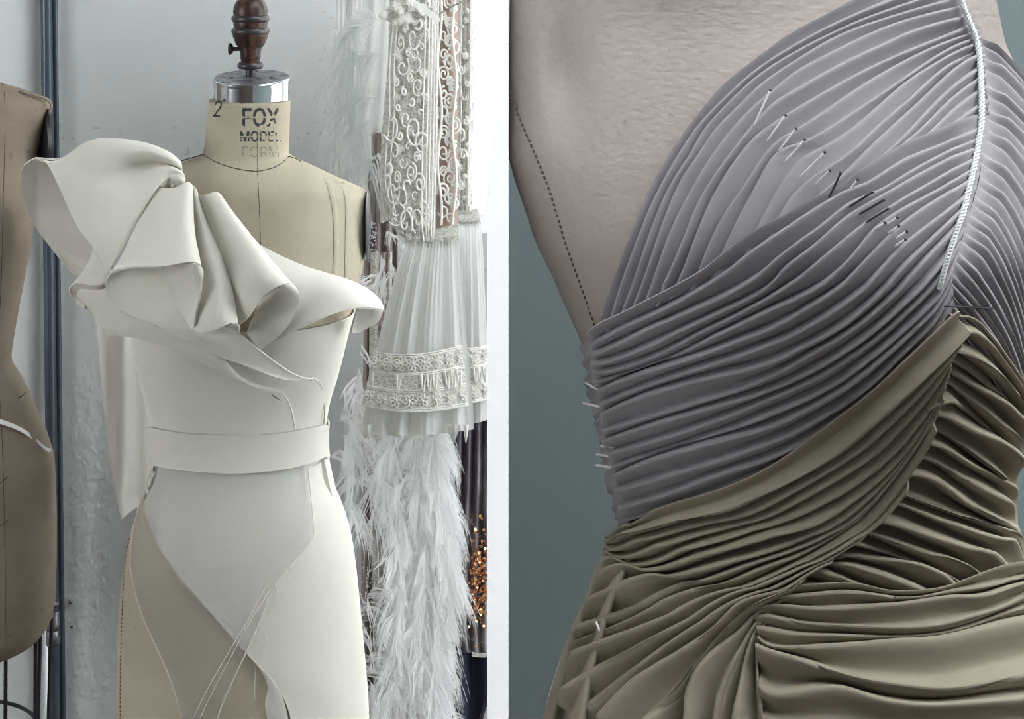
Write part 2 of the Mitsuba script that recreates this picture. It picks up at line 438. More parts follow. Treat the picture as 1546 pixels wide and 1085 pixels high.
form2 = thing('dress_form_002', 'pale linen covered dress form wearing the grey and olive draped gown', 'dress form')
part(form2, 'body', RB.mesh(n=170, m=260), 'linen_pale')


def stitch_row(body, pts, n, r, off, gap=0.45, parent=None, name='seam_stitch', bsdf='thread_dark'):
    q = resample(np.array(pts, float), n * 4 + 1)
    ms = []
    for k in range(n):
        p = q[k * 4:k * 4 + 3]
        ms.append(tube(body.on(p[:, 0], p[:, 1], off), r, 5))
    return part(parent, name, cat_(ms), bsdf, kind='stuff')


stitch_row(RB, [(769, 138), (800, 215), (830, 290), (852, 362), (876, 430), (893, 478), (905, 512)], 46, 0.0007, 0.0006, parent=form2)
part(form2, 'neck_stump', moved(lathe([(0.055, -0.06), (0.055, 0.06), (0.05, 0.07)]), [RB.xc(RB.z1), YR, RB.z1]), 'linen_pale')
part(form2, 'stand_pole', moved(lathe([(0.016, 0.02), (0.016, float(RB.z0) + 0.01)], 24), [RB.xc(RB.z0), YR, 0]), 'black_metal')
part(form2, 'stand_base', moved(lathe([(0.20, 0), (0.20, 0.015), (0.05, 0.04), (0.02, 0.06)], 40), [RB.xc(RB.z0), YR, 0]), 'black_metal')

jersey_rib = lambda p, n, uv: 0.5 + 0.5 * dr.sin((p.x * 0.55 + p.y * 0.4 - p.z * 0.83) * 5200)
scene['grey_jersey'] = two(bumped({'type': 'principled', 'base_color': rgb(0.285, 0.272, 0.287), 'roughness': 0.8, 'sheen': 0.5, 'specular': 0.15}, jersey_rib, 0.00008, 2e-4))
scene['olive_jersey'] = principled((0.305, 0.275, 0.213), 0.85, sheen=0.4, specular=0.1)
scene['white_thread'] = principled((0.62, 0.64, 0.64), 0.8)

gown2 = thing('draped_gown', 'grey pleated jersey bodice gown with olive draped and ruched skirt', 'gown')
U = [
    [(920, 478), (936, 420), (964, 346), (993, 278), (1034, 210), (1061, 173), (1094, 134), (1129, 105), (1168, 74), (1200, 52), (1248, 25), (1293, 0), (1360, -30), (1425, -52)],
    [(937, 468), (950, 420), (978, 346), (1009, 276), (1049, 210), (1067, 186), (1110, 142), (1152, 106), (1200, 75), (1249, 47), (1309, 19), (1355, 0), (1432, -32)],
    [(953, 457), (966, 420), (993, 344), (1024, 274), (1047, 239), (1065, 206), (1094, 171), (1143, 124), (1200, 86), (1278, 45), (1336, 21), (1394, 0), (1440, -18)],
    [(969, 450), (980, 420), (1005, 350), (1036, 274), (1057, 243), (1080, 208), (1110, 175), (1152, 134), (1200, 100), (1258, 64), (1324, 37), (1394, 14), (1446, -2)],
    [(988, 441), (997, 415), (1020, 354), (1053, 288), (1071, 257), (1102, 212), (1141, 169), (1172, 142), (1200, 119), (1249, 91), (1307, 60), (1375, 33), (1452, 12)],
    [(1012, 430), (1016, 418), (1044, 361), (1061, 319), (1086, 274), (1110, 241), (1139, 203), (1172, 167), (1200, 150), (1258, 115), (1320, 82), (1375, 54), (1457, 27)],
    [(1034, 420), (1040, 408), (1059, 365), (1090, 295), (1117, 252), (1148, 216), (1200, 180), (1246, 152), (1297, 122), (1375, 82), (1464, 40)],
    [(1064, 408), (1069, 397), (1096, 342), (1129, 292), (1158, 247), (1182, 222), (1215, 202), (1281, 155), (1355, 106), (1430, 66), (1469, 50)],
    [(1094, 396), (1098, 387), (1125, 334), (1152, 282), (1179, 241), (1214, 227), (1256, 204), (1316, 162), (1375, 117), (1433, 76), (1474, 58)],
    [(1145, 366), (1150, 356), (1172, 313), (1200, 266), (1219, 249), (1252, 231), (1287, 207), (1355, 142), (1400, 108), (1440, 83), (1477, 67)],
    [(1178, 350), (1183, 340), (1203, 307), (1235, 278), (1281, 247), (1320, 207), (1375, 154), (1423, 108), (1479, 78)],
    [(1225, 324), (1235, 312), (1272, 280), (1300, 250), (1340, 208), (1394, 152), (1452, 98), (1480, 88)],
    [(1272, 300), (1290, 284), (1330, 248), (1367, 210), (1423, 147), (1481, 101)],
    [(1330, 262), (1345, 244), (1378, 212), (1394, 195), (1440, 148), (1482, 118)],
    [(1372, 240), (1385, 223), (1405, 202), (1440, 167), (1483, 136)],
    [(1408, 222), (1420, 208), (1445, 185), (1484, 158)],
    [(1440, 205), (1452, 196), (1465, 186), (1484, 176)],
]
part(gown2, 'upper_bodice', pleats(RB, U, 1.2 * np.array([.004, .004, .0035, .0035, .004, .006, .0055, .005, .0045, .0045, .005, .005, .004, .0035, .003, .003, .003]), off=0.003, ns=170, nt=16, v=0.83, ext=(26, 4), fade=(0, .06)), 'grey_jersey')
C = [
    [(899, 501), (920, 480), (952, 462), (986, 444), (1035, 420), (1094, 389), (1148, 359), (1200, 335), (1239, 313), (1278, 292), (1336, 253), (1375, 231), (1413, 212), (1443, 193), (1480, 181)],
    [(903, 513), (948, 488), (1006, 461), (1081, 421), (1143, 385), (1200, 355), (1249, 326), (1283, 307), (1316, 292), (1355, 266), (1413, 235), (1466, 205), (1481, 197)],
    [(904, 526), (967, 498), (1045, 463), (1140, 420), (1200, 383), (1249, 354), (1287, 325), (1326, 305), (1375, 273), (1470, 217), (1480, 212)],
    [(905, 541), (953, 525), (1025, 496), (1103, 459), (1170, 426), (1200, 401), (1239, 379), (1283, 345), (1324, 319), (1375, 286), (1468, 230), (1477, 225)],
    [(906, 555), (986, 531), (1064, 495), (1170, 441), (1212, 417), (1258, 389), (1301, 359), (1336, 334), (1394, 294), (1466, 245), (1474, 239)],
    [(908, 571), (967, 552), (1045, 519), (1170, 458), (1215, 439), (1253, 420), (1297, 388), (1322, 360), (1361, 332), (1413, 297), (1464, 260), (1471, 254)],
    [(914, 586), (986, 548), (1045, 529), (1170, 484), (1228, 453), (1281, 420), (1324, 385), (1355, 356), (1394, 325), (1461, 275), (1468, 269)],
    [(917, 606), (967, 581), (1045, 548), (1170, 506), (1248, 467), (1316, 420), (1347, 391), (1375, 367), (1423, 327), (1458, 293), (1464, 288)],
    [(920, 626), (1006, 577), (1103, 548), (1170, 530), (1228, 503), (1286, 469), (1335, 426), (1361, 402), (1394, 372), (1453, 313), (1458, 308)],
    [(922, 648), (1045, 600), (1170, 550), (1248, 507), (1306, 469), (1356, 424), (1400, 382), (1448, 333), (1453, 328)],
    [(923, 663), (1064, 606), (1170, 569), (1257, 525), (1325, 476), (1374, 430), (1412, 393), (1442, 356), (1447, 350)],
    [(928, 679), (1050, 636), (1130, 602), (1170, 583), (1248, 544), (1325, 490), (1386, 432), (1424, 390), (1440, 368)],
    [(934, 699), (1006, 672), (1100, 637), (1170, 605), (1248, 566), (1320, 514), (1399, 437), (1435, 388)],
    [(938, 715), (1045, 664), (1170, 622), (1238, 585), (1306, 538), (1374, 474), (1411, 436), (1430, 405)],
    [(940, 735), (1006, 709), (1100, 676), (1170, 647), (1209, 627), (1273, 586), (1325, 543), (1364, 502), (1416, 443), (1426, 420)],
    [(946, 759), (1025, 729), (1100, 697), (1170, 671), (1240, 630), (1306, 577), (1364, 520), (1420, 458), (1430, 440)],
    [(950, 785), (1025, 755), (1100, 725), (1170, 690), (1240, 650), (1306, 600), (1364, 540), (1424, 475), (1436, 455)],
]
part(gown2, 'crossing_bodice', pleats(RB, C, 1.6 * np.array([.0055, .0055, .0055, .0052, .005, .005, .005, .0048, .0048, .0045, .0045, .004, .0045, .005, .0045, .004, .001]), off=0.0055, ns=200, nt=16, v=0.85, fade=(0.03, 0.10)), 'grey_jersey')
D = [
    [(1470, 60), (1500, 92), (1532, 130), (1566, 172)], [(1476, 96), (1506, 122), (1546, 168), (1580, 208)], [(1482, 140), (1517, 172), (1546, 204), (1590, 250)], [(1484, 176), (1517, 203), (1546, 236), (1592, 290)],
    [(1480, 205), (1522, 248), (1546, 290), (1588, 360)], [(1475, 243), (1511, 280), (1539, 331), (1580, 420)], [(1470, 278), (1506, 318), (1533, 378), (1568, 470)], [(1462, 306), (1500, 351), (1528, 416), (1556, 515)],
    [(1454, 333), (1492, 378), (1522, 444), (1539, 510)], [(1446, 360), (1484, 400), (1517, 469), (1534, 535)], [(1436, 387), (1467, 422), (1503, 480), (1530, 552)], [(1427, 412), (1452, 442), (1488, 490), (1524, 565)],
    [(1420, 432), (1440, 458), (1474, 500), (1516, 575)], [(1416, 446), (1432, 476), (1460, 520), (1500, 590)],
]
D2 = []
for c0, c1 in zip(D[:-1], D[1:]): D2 += [c0, [((3 * x0 + 2 * x1) / 5, (3 * y0 + 2 * y1) / 5) for (x0, y0), (x1, y1) in zip(c0, c1)]]
D2.append(D[-1])
part(gown2, 'side_bodice', pleats(RB, D2, [.0062, .0045] * 13 + [.005], off=0.004, ns=90, nt=12, v=0.7, clamp=0.995, fade=(0.15, 0)), 'grey_jersey')
B = [
    [(944, 800), (961, 787), (979, 776), (1006, 755), (1045, 735), (1103, 713), (1170, 677), (1228, 631), (1306, 565), (1364, 508), (1415, 456), (1424, 450)],
    [(940, 815), (986, 787), (1045, 763), (1105, 738), (1188, 697), (1271, 637), (1325, 580), (1364, 543), (1426, 476), (1430, 470)],
    [(938, 828), (985, 806), (1050, 777), (1105, 760), (1161, 729), (1244, 677), (1326, 602), (1403, 512), (1422, 488)],
    [(935, 845), (988, 826), (1050, 793), (1133, 764), (1202, 723), (1285, 665), (1346, 602), (1400, 532), (1416, 505)],
    [(932, 868), (964, 857), (1030, 830), (1060, 809), (1133, 778), (1216, 734), (1299, 678), (1350, 624), (1396, 558), (1412, 518)],
    [(920, 898), (940, 889), (988, 865), (1050, 836), (1119, 800), (1188, 767), (1271, 721), (1343, 652), (1390, 578), (1409, 532)],
    [(908, 940), (928, 922), (952, 907), (1000, 888), (1050, 862), (1105, 839), (1188, 800), (1271, 740), (1330, 680), (1382, 598), (1406, 546)],
    [(890, 975), (904, 964), (970, 936), (1041, 902), (1091, 870), (1161, 831), (1243, 779), (1312, 712), (1370, 622), (1402, 560)],
    [(882, 1005), (910, 982), (960, 954), (1030, 916), (1095, 889), (1133, 866), (1216, 815), (1288, 745), (1350, 655), (1395, 578)],
    [(880, 1018), (940, 981), (988, 958), (1053, 928), (1119, 895), (1188, 855), (1244, 803), (1300, 745), (1352, 668), (1386, 597)],
    [(872, 1066), (900, 1050), (940, 1022), (1015, 970), (1089, 927), (1152, 886), (1205, 853), (1248, 812), (1306, 748), (1345, 694)],
    [(905, 1090), (922, 1077), (988, 1014), (1060, 958), (1122, 918), (1165, 893), (1210, 862), (1250, 822), (1290, 778)],
    [(930, 1100), (982, 1040), (1030, 1000), (1089, 958), (1134, 917), (1175, 899), (1215, 868), (1244, 842)],
    [(985, 1110), (1042, 1059), (1077, 1002), (1100, 966), (1142, 930), (1168, 914), (1205, 884)],
    [(1050, 1120), (1060, 1090), (1065, 1044), (1089, 993), (1119, 962), (1150, 932), (1172, 920), (1190, 905)],
    [(1092, 1120), (1100, 1082), (1105, 1052), (1126, 989), (1146, 948), (1165, 930), (1178, 918)],
    [(1114, 1120), (1121, 1088), (1134, 1005), (1145, 960), (1158, 940), (1172, 927)],
    [(1166, 1120), (1162, 1088), (1152, 1010), (1150, 972), (1156, 952), (1168, 935)],
]
part(gown2, 'crossing_drape', pleats(RB, B, 1.75 * np.array([.002, .008, .008, .007, .007, .008, .008, .008, .008, .008, .009, .008, .008, .012, .010, .009, .009, .006]), off=0.0115, ns=200, nt=14, prof=soft, v=0.66, ext=(4, 0), fade=(0.06, 0)), 'olive_jersey')
R = [
    [(1418, 458), (1427, 461), (1449, 465), (1475, 489), (1506, 530), (1530, 570), (1545, 600)],
    [(1415, 482), (1427, 478), (1449, 482), (1472, 501), (1504, 543), (1528, 589), (1540, 620)],
    [(1412, 506), (1422, 504), (1449, 516), (1482, 541), (1506, 574), (1525, 608), (1538, 650)],
    [(1405, 528), (1415, 523), (1434, 530), (1458, 553), (1492, 582), (1514, 610), (1534, 660)],
    [(1400, 542), (1410, 536), (1434, 546), (1480, 574), (1506, 602), (1523, 630), (1532, 680)],
    [(1395, 556), (1405, 550), (1425, 562), (1468, 603), (1506, 648), (1530, 700)],
    [(1382, 576), (1393, 569), (1410, 567), (1429, 584), (1456, 617), (1496, 668), (1526, 718)],
    [(1362, 608), (1374, 599), (1391, 593), (1415, 600), (1468, 632), (1504, 670), (1524, 726)],
    [(1356, 632), (1372, 617), (1396, 622), (1434, 656), (1472, 694), (1522, 742)],
    [(1338, 652), (1355, 639), (1377, 634), (1401, 641), (1444, 678), (1504, 720), (1522, 752)],
    [(1328, 675), (1346, 664), (1365, 661), (1387, 670), (1430, 700), (1466, 721), (1504, 755), (1524, 782)],
    [(1315, 698), (1331, 686), (1355, 680), (1384, 688), (1418, 717), (1456, 757), (1490, 782), (1528, 802)],
    [(1298, 724), (1315, 714), (1331, 711), (1351, 720), (1394, 741), (1427, 760), (1466, 781), (1509, 804), (1542, 836)],
    [(1284, 742), (1300, 733), (1322, 728), (1346, 731), (1400, 760), (1460, 796), (1500, 818), (1540, 856)],
    [(1266, 768), (1284, 757), (1303, 753), (1331, 757), (1370, 781), (1418, 810), (1478, 846), (1530, 872)],
    [(1246, 790), (1264, 779), (1281, 778), (1310, 791), (1358, 817), (1406, 842), (1444, 864), (1500, 888)],
    [(1236, 812), (1250, 801), (1274, 797), (1298, 808), (1346, 837), (1384, 858), (1423, 876), (1480, 900)],
    [(1215, 850), (1242, 835), (1270, 830), (1298, 833), (1346, 842), (1384, 860), (1418, 880), (1460, 905)],
    [(1212, 862), (1235, 850), (1258, 845), (1289, 855), (1336, 876), (1371, 890), (1420, 910)],
    [(1200, 868), (1218, 856), (1242, 864), (1268, 878), (1300, 890), (1350, 905)],
    [(1180, 895), (1200, 886), (1230, 886), (1260, 895), (1290, 905), (1330, 915)],
]
part(gown2, 'ruched_panel', pleats(RB, R, 1.6 * np.array([.004, .006, .009, .007, .010, .010, .010, .010, .009, .009, .009, .010, .010, .010, .011, .011, .011, .011, .009, .008, .006]), off=0.004, ns=130, nt=14, prof=soft, v=0.60, clamp=0.993, fade=(0.0, 0.25)), 'olive_jersey')
Wp = [
    [(1140, 915), (1174, 890), (1231, 882), (1284, 882), (1323, 891), (1350, 892), (1398, 886), (1437, 871), (1471, 857), (1510, 849), (1546, 851), (1590, 858)],
    [(1142, 920), (1165, 907), (1205, 904), (1258, 896), (1310, 900), (1361, 908), (1403, 896), (1447, 885), (1486, 878), (1546, 878), (1590, 884)],
    [(1146, 930), (1170, 921), (1210, 925), (1258, 926), (1310, 921), (1363, 913), (1410, 905), (1450, 906), (1490, 892), (1546, 890), (1590, 894)],
    [(1148, 938), (1170, 937), (1205, 946), (1258, 952), (1336, 955), (1400, 950), (1440, 938), (1480, 926), (1520, 906), (1560, 893), (1590, 902)],
    [(1150, 950), (1174, 955), (1200, 959), (1258, 961), (1336, 963), (1400, 958), (1440, 948), (1486, 930), (1546, 916), (1590, 920)],
    [(1151, 966), (1176, 981), (1218, 980), (1284, 974), (1336, 968), (1390, 964), (1447, 950), (1500, 938), (1546, 934), (1590, 936)],
    [(1152, 975), (1178, 986), (1205, 995), (1247, 1014), (1289, 1028), (1336, 1036), (1400, 1042), (1460, 1030), (1546, 1010), (1590, 1010)],
    [(1156, 1030), (1175, 1045), (1215, 1040), (1258, 1034), (1300, 1046), (1360, 1058), (1422, 1056), (1500, 1050), (1590, 1050)],
    [(1160, 1085), (1200, 1092), (1280, 1098), (1360, 1100), (1440, 1098), (1590, 1098)],
    [(1160, 1150), (1200, 1150), (1280, 1150), (1360, 1150), (1440, 1150), (1590, 1150)],
]
part(gown2, 'hip_wrap', pleats(RB, Wp, [.008, .009, .011, .009, .007, .010, .016, .013, .006, .004], off=0.013, ns=170, nt=20, prof=soft, v=0.70, clamp=0.993), 'olive_jersey')
part(gown2, 'skirt_lining', patch(RB, [[(935, 805, .4), (960, 810, .4), (1030, 815, .4), (1170, 815, .4)], [(905, 905, .4), (960, 910, .4), (1030, 915, .4), (1170, 915, .4)], [(868, 1000, .4), (960, 1010, .4), (1030, 1015, .4), (1170, 1015, .4)], [(830, 1190, .4), (960, 1190, .4), (1030, 1190, .4), (1170, 1190, .4)]], 40, 40, clamp=.985), 'olive_jersey')
SS = [[(944, 790, .9), (950, 790, 1.7), (957, 791, 2.0), (963, 792, 1.8), (968, 794, 1.2)], [(926, 818, .8), (936, 816, 1.9), (946, 818, 2.4), (958, 820, 2.3), (968, 822, 1.2)], [(905, 850, .6), (914, 850, 1.9), (924, 852, 1.3), (938, 854, 3.2), (950, 856, 2.3)], [(888, 895, .6), (897, 897, 1.9), (906, 900, .9), (916, 903, 3.3), (927, 906, 2.3)],
      [(866, 945, .6), (879, 947, 1.9), (889, 950, .9), (902, 953, 3.3), (912, 956, 2.3)], [(847, 1000, .6), (862, 1000, 1.9), (873, 1001, .9), (887, 1003, 3.2), (898, 1005, 2.3)], [(832, 1048, .6), (848, 1050, 1.9), (860, 1052, .9), (875, 1054, 3.3), (888, 1056, 2.3)], [(812, 1120, .6), (832, 1120, 1.9), (846, 1120, .9), (862, 1120, 3.1), (880, 1120, 2.3)], [(800, 1190, .6), (822, 1190, 1.9), (836, 1190, .9), (854, 1190, 3.1), (872, 1190, 2.3)]]
part(gown2, 'skirt_side', patch(RB, SS, 60, 120, clamp=.98), 'olive_jersey')
zr_ = lambda py: float(at(0, py, YR)[2])
ring = RB.ring(np.linspace(zr_(575), zr_(175), 60), 0.0022, 240)
part(gown2, 'side_lining', sheet(np.concatenate([ring[:, -38:], ring[:, :90]], 1), 0.001), 'grey_jersey')
ring = RB.ring(np.linspace(zr_(1190), zr_(570), 80), 0.0022, 240)
part(gown2, 'side_lining', sheet(np.concatenate([ring[:, -38:], ring[:, :90]], 1), 0.001), 'olive_jersey')
# frayed seam allowance on the left edge, and the white corded seam
fe = [[(880, 522), (884, 560), (893, 610), (904, 660), (914, 710), (926, 760), (942, 806)], [(892, 508), (897, 555), (906, 610), (915, 660), (924, 710), (935, 760), (948, 800)], [(906, 500), (912, 555), (922, 610), (930, 660), (938, 710), (946, 760), (954, 800)]]
q = np.array([resample(c, 120) for c in fe])
jag = (meshkit.noise(np.stack([np.arange(120) * 0.45, np.zeros(120), np.zeros(120)], -1), 4) - 0.5) * 10
q[0, :, 0] += jag
part(gown2, 'seam_allowance', sheet(RB.on(q[..., 0], q[..., 1], 0.005 + 0.002 * meshkit.noise(q[..., [0, 1, 0]] * 0.25, 2), 0.99), 0.0015), 'grey_jersey', label='dark frayed seam edge down the left side')
seam = resample([(1446, -40), (1452, 0), (1462, 29), (1472, 54), (1478, 80), (1480, 105), (1481, 136), (1482, 171), (1478, 210), (1470, 253), (1462, 288), (1454, 319), (1443, 352), (1431, 389), (1424, 414), (1418, 436)], 90)
ms = []
for k in range(88):
    p, d = seam[k], seam[k + 1] - seam[k - 1 if k else 0]
    d = d / np.linalg.norm(d); nn = np.array([-d[1], d[0]])
    w = 3.8 if k < 70 else 2.8
    s0, s1 = p - nn * w * (0.7 + 0.3 * rng.random()) - d * 3, p + nn * w * (0.7 + 0.3 * rng.random()) + d * 5
    mid = (s0 + s1) / 2
    c = np.stack([s0, mid, s1])
    ms.append(tube(RB.on(c[:, 0], c[:, 1], np.array([0.0145, 0.0175, 0.0145])), 0.0009, 6))
cord = tube(RB.on(seam[:, 0], seam[:, 1], 0.0145), 0.0016, 8)
sc_ = part(gown2, 'corded_seam', cord, 'white_thread', label='white whip stitched seam cord')
part(sc_, 'whip_stitch', cat_(ms), 'white_thread', kind='stuff')


def pin(body, h, t, label, off=(0.0215, 0.0125), group=None, bsdf='pin_steel', head=True, r=0.00062):
    p0, p1 = body.on(h[0], h[1], off[0], 0.985), body.on(t[0], t[1], off[1], 0.985)
    d = (p1 - p0) / np.linalg.norm(p1 - p0)
    k = thing('dressmaker_pin', label, 'pin', group)
    part(k, 'shaft', tube(np.stack([p0, p0 * 0.4 + p1 * 0.6, p1, p1 + d * 0.0015]), [r, r, r * .9, r * .2], 8), bsdf)
    if head: part(k, 'head', moved(trimesh.creation.icosphere(2, r * 1.45), p0), 'pin_dark' if bsdf == 'pin_steel' else bsdf)
    return k


ordn = ['topmost pin of the slanted steel row on the grey bodice', 'second pin from the top in the steel row on the grey bodice', 'third pin from the top in the steel row on the grey bodice', 'fourth pin from the top in the steel row on the grey bodice',
        'fifth and long pin of the steel row on the grey bodice', 'short sixth pin of the steel row on the grey bodice']
for (h, t), l in zip([((1163, 136), (1140, 186)), ((1186, 174), (1160, 210)), ((1202, 194), (1177, 226)), ((1215, 211), (1187, 242)), ((1245, 230), (1211, 264)), ((1253, 257), (1232, 277))], ordn):
    pin(RB, h, t, l, group='steel pins in a row on the grey bodice')
pin(RB, (1269, 261), (1253, 296), 'dark pin between the steel row and the crossing pleats', bsdf='pin_dark', group='steel pins in a row on the grey bodice')
pin(RB, (1295, 271), (1278, 292), 'lowest steel pin, half tucked under the edge of the crossing pleats', group='steel pins in a row on the grey bodice')
for h, t, l in [((1317, 290), (1284, 311), 'long dark pin lying along the bust pleats'), ((1334, 302), (1300, 322), 'dark pin just below the long one on the bust pleats'), ((1341, 315), (1310, 334), 'third dark pin down the bust pleats')]:
    pin(RB, h, t, l, off=(0.0205, 0.0165), bsdf='pin_dark', group='dark pins on the bust pleats')
for (x, y), l in zip([(1336, 336), (1355, 328), (1357, 341), (1369, 349), (1367, 361)], ['pin head leftmost in the cluster on the bust', 'topmost pin head in the cluster on the bust', 'middle pin head in the cluster on the bust', 'pin head at the right of the cluster on the bust', 'bright lowest pin head in the cluster on the bust']):
    pin(RB, (x, y), (x - 14, y + 9), l, off=(0.0215, 0.0145), group='pin heads on the bust')
for h, t, l in [((884, 578), (913, 593), 'slanted topmost pin through the left side seam'), ((880, 608), (912, 615), 'second pin down the left side seam'), ((908, 673), (926, 675), 'shortest pin, upper of three close together in the left side seam'), ((901, 686), (925, 689), 'middle of three close pins in the left side seam'), ((900, 702), (928, 706), 'lowest of three close pins in the left side seam')]:
    pin(RB, h, t, l, off=(0.017, 0.015), group='pins in the left side seam', r=0.0009, head=False)
pin(RB, (900, 938), (906, 953), 'short pin standing in the olive hip folds', off=(0.046, 0.038), r=0.0008, head=False)
pin(RB, (1497, 465), (1427, 462), 'long thin dark pin at the peak of the olive band', off=(0.020, 0.020), bsdf='pin_dark')
# ----------------------------------------------------------------------------- the dress form with the white gown (left)
rows = [(150, 317, 438, .056, .056), (190, 313, 437, .056, .056), (232, 307, 435, .058, .06), (240, 290, 446, .060, .062), (248, 268, 464, .064, .066), (262, 238, 494, .072, .072), (280, 216, 535, .079, .078), (290, 213, 553, .082, .082),
        (330, 212, 556, .095, .085), (400, 208, 548, .112, .09), (450, 204, 536, .122, .09), (500, 207, 522, .120, .09), (560, 216, 507, .103, .085), (620, 230, 490, .090, .08), (670, 237, 484, .085, .08),
        (710, 233, 487, .089, .085), (760, 212, 510, .103, .10), (820, 194, 527, .114, .11), (900, 183, 537, .119, .115), (1000, 178, 546, .120, .115), (1100, 177, 552, .120, .115), (1260, 182, 548, .118, .11)]
LB = Body(rows, YL, bumps=[(285, 450, 62, 60, 0.022), (450, 450, 62, 60, 0.022)], n=2.25)
form1 = thing('dress_form', 'beige linen dress form with stencilled neck, wearing the white ruffled gown', 'dress form')
part(form1, 'body', LB.mesh(n=190, m=260), 'linen')


def px_tube(body, pts, r, off, n=60, sides=6):
    q = resample(np.array(pts, float), n)
    return tube(body.on(q[:, 0], q[:, 1], off), r, sides)


sm = [px_tube(LB, [(308, 233), (330, 246), (360, 255), (388, 258), (415, 252), (436, 236)], 0.0007, 0.0003), px_tube(LB, [(388, 200), (389, 230), (389, 258), (391, 300), (393, 350), (394, 420)], 0.0005, 0.0002),
      px_tube(LB, [(270, 244), (290, 238), (307, 233)], 0.0008, 0.0006), px_tube(LB, [(436, 236), (448, 240), (455, 244)], 0.0008, 0.0006)]
part(form1, 'seam', cat_(sm), 'thread_dark', label='thin dark seams of the neck and centre front')
for pts in ([(492, 268), (503, 300), (508, 350), (507, 400), (505, 440)], [(515, 275), (524, 295), (526, 330), (525, 380), (526, 440)]):
    q = resample(np.array(pts, float), 50)
    w = np.linspace(-4, 4, 5)
    P = LB.on(q[:, None, 0] + w, q[:, None, 1] + 0 * w, 0.0008 + 0.0007 * (1 - (w / 4) ** 2), 0.985)
    part(form1, 'seam_tape', sheet(P, 0.0006), 'linen')
stitch_row(LB, [(196, 812), (189, 850), (184.5, 920), (182, 1000), (181.5, 1090)], 44, 0.0009, 0.001, parent=form1, name='hip_stitch')
# armhole plate on the right
arm_c = LB.on(553, 350, 0)
pl = lathe([(0.0, -0.004), (0.050, -0.004), (0.054, 0.0), (0.050, 0.004), (0.0, 0.004)], 48)
pl.apply_transform(np.diag([1.0, 1.0, 0.45, 1.0])); pl.apply_transform(rot([0, 1, 0], 90)); pl.apply_transform(np.diag([1.0, 0.75, 0.95, 1.0]))
pl = moved(pl, [(555.5 - PX) / F * YL, YL - 0.005, at(0, 338, YL)[2]])
part(form1, 'armhole_plate', pl, 'black_metal', smooth=40, label='black armhole plate')
# neck cap, finial
neck_z = at(0, 150, YL)[2]
ncx = (378 - PX) / F * YL
tilt = rot([1, 0, 0], 7)
R0 = 57.5 / F * YL
cap = lathe([(R0 * .99, -0.002), (R0, 0.0), (R0, 0.026), (R0 * 1.012, 0.0275), (R0 * 1.012, 0.031), (R0 * 0.985, 0.0325), (R0 * .97, 0.0325)], 72)
place = lambda m, dz=0.0: moved(m, [ncx + 3 / F * YL, YL, neck_z + dz], tilt)
ncap = part(form1, 'neck_cap', place(cap), 'chrome', smooth=35, label='polished metal neck cap')
part(ncap, 'top_plate', place(lathe([(R0 * .975, 0.0315), (R0 * .97, 0.0335), (0.012, 0.0345)], 60)), 'dull_steel', smooth=35)
for sx, sy in ((-0.028, -0.012), (0.030, -0.010), (0.0, 0.036)):
    part(ncap, 'bolt_hole', place(moved(lathe([(0.0035, 0.0), (0.0035, 0.0012), (0.001, 0.0012)], 14), [sx, sy, 0.0338])), 'black_metal')
px1 = YL / F
zz = lambda y: (105 - y) * px1                          # height above the cap's top
fin = [(7.5, 118), (7.5, 100)]
finial = part(form1, 'finial', moved(lathe([(r * px1, zz(y)) for r, y in [(14, 86), (15, 84), (16, 76), (17, 72), (18, 72), (22, 66), (26, 56), (27, 50), (25, 46), (24, 44), (25, 38), (26, 34), (25, 28), (25, 22), (26, 18), (25, 10), (21, 2), (14, -4), (6, -7), (1, -7.5)]], 56), [ncx, YL, at(0, 105, YL)[2]]), 'walnut', smooth=30, label='turned dark wooden finial')
for name, y, r, t in (('upper_bead', 28, 25.5, 4.6), ('lower_bead', 47, 25.5, 4.6), ('foot_bead', 99, 17, 4.0)):
    a_ = np.linspace(-np.pi / 2, np.pi / 2, 12)
    part(finial, name, moved(lathe([((r + t * np.cos(v)) * px1 - 1.5 * px1, zz(y) + t * 1.2 * np.sin(v) * px1) for v in a_], 56), [ncx, YL, at(0, 105, YL)[2]]), 'dark_wood')
part(finial, 'lower_collar', moved(lathe([(r * px1, zz(y)) for r, y in [(8, 105), (17, 103), (18.5, 98), (17, 94), (14, 92), (15, 88), (16, 86), (14, 84)]], 40), [ncx, YL, at(0, 105, YL)[2]]), 'walnut', smooth=30)
part(finial, 'rod', moved(lathe([(7.2 * px1, zz(122)), (7.2 * px1, zz(100))], 24), [ncx, YL, at(0, 105, YL)[2]]), 'black_metal')
ts = at(352, 74, YL - 0.004)
sc1 = lathe([(0.003, -0.012), (0.003, 0.0), (0.0055, 0.0005), (0.0085, 0.003), (0.0085, 0.0055), (0.005, 0.007), (0.001, 0.0075)], 20)
sc1.apply_transform(rot([0, 1, 0], -90))
part(finial, 'thumb_screw', moved(sc1, ts), 'dark_wood', smooth=30, label='small black thumb screw')


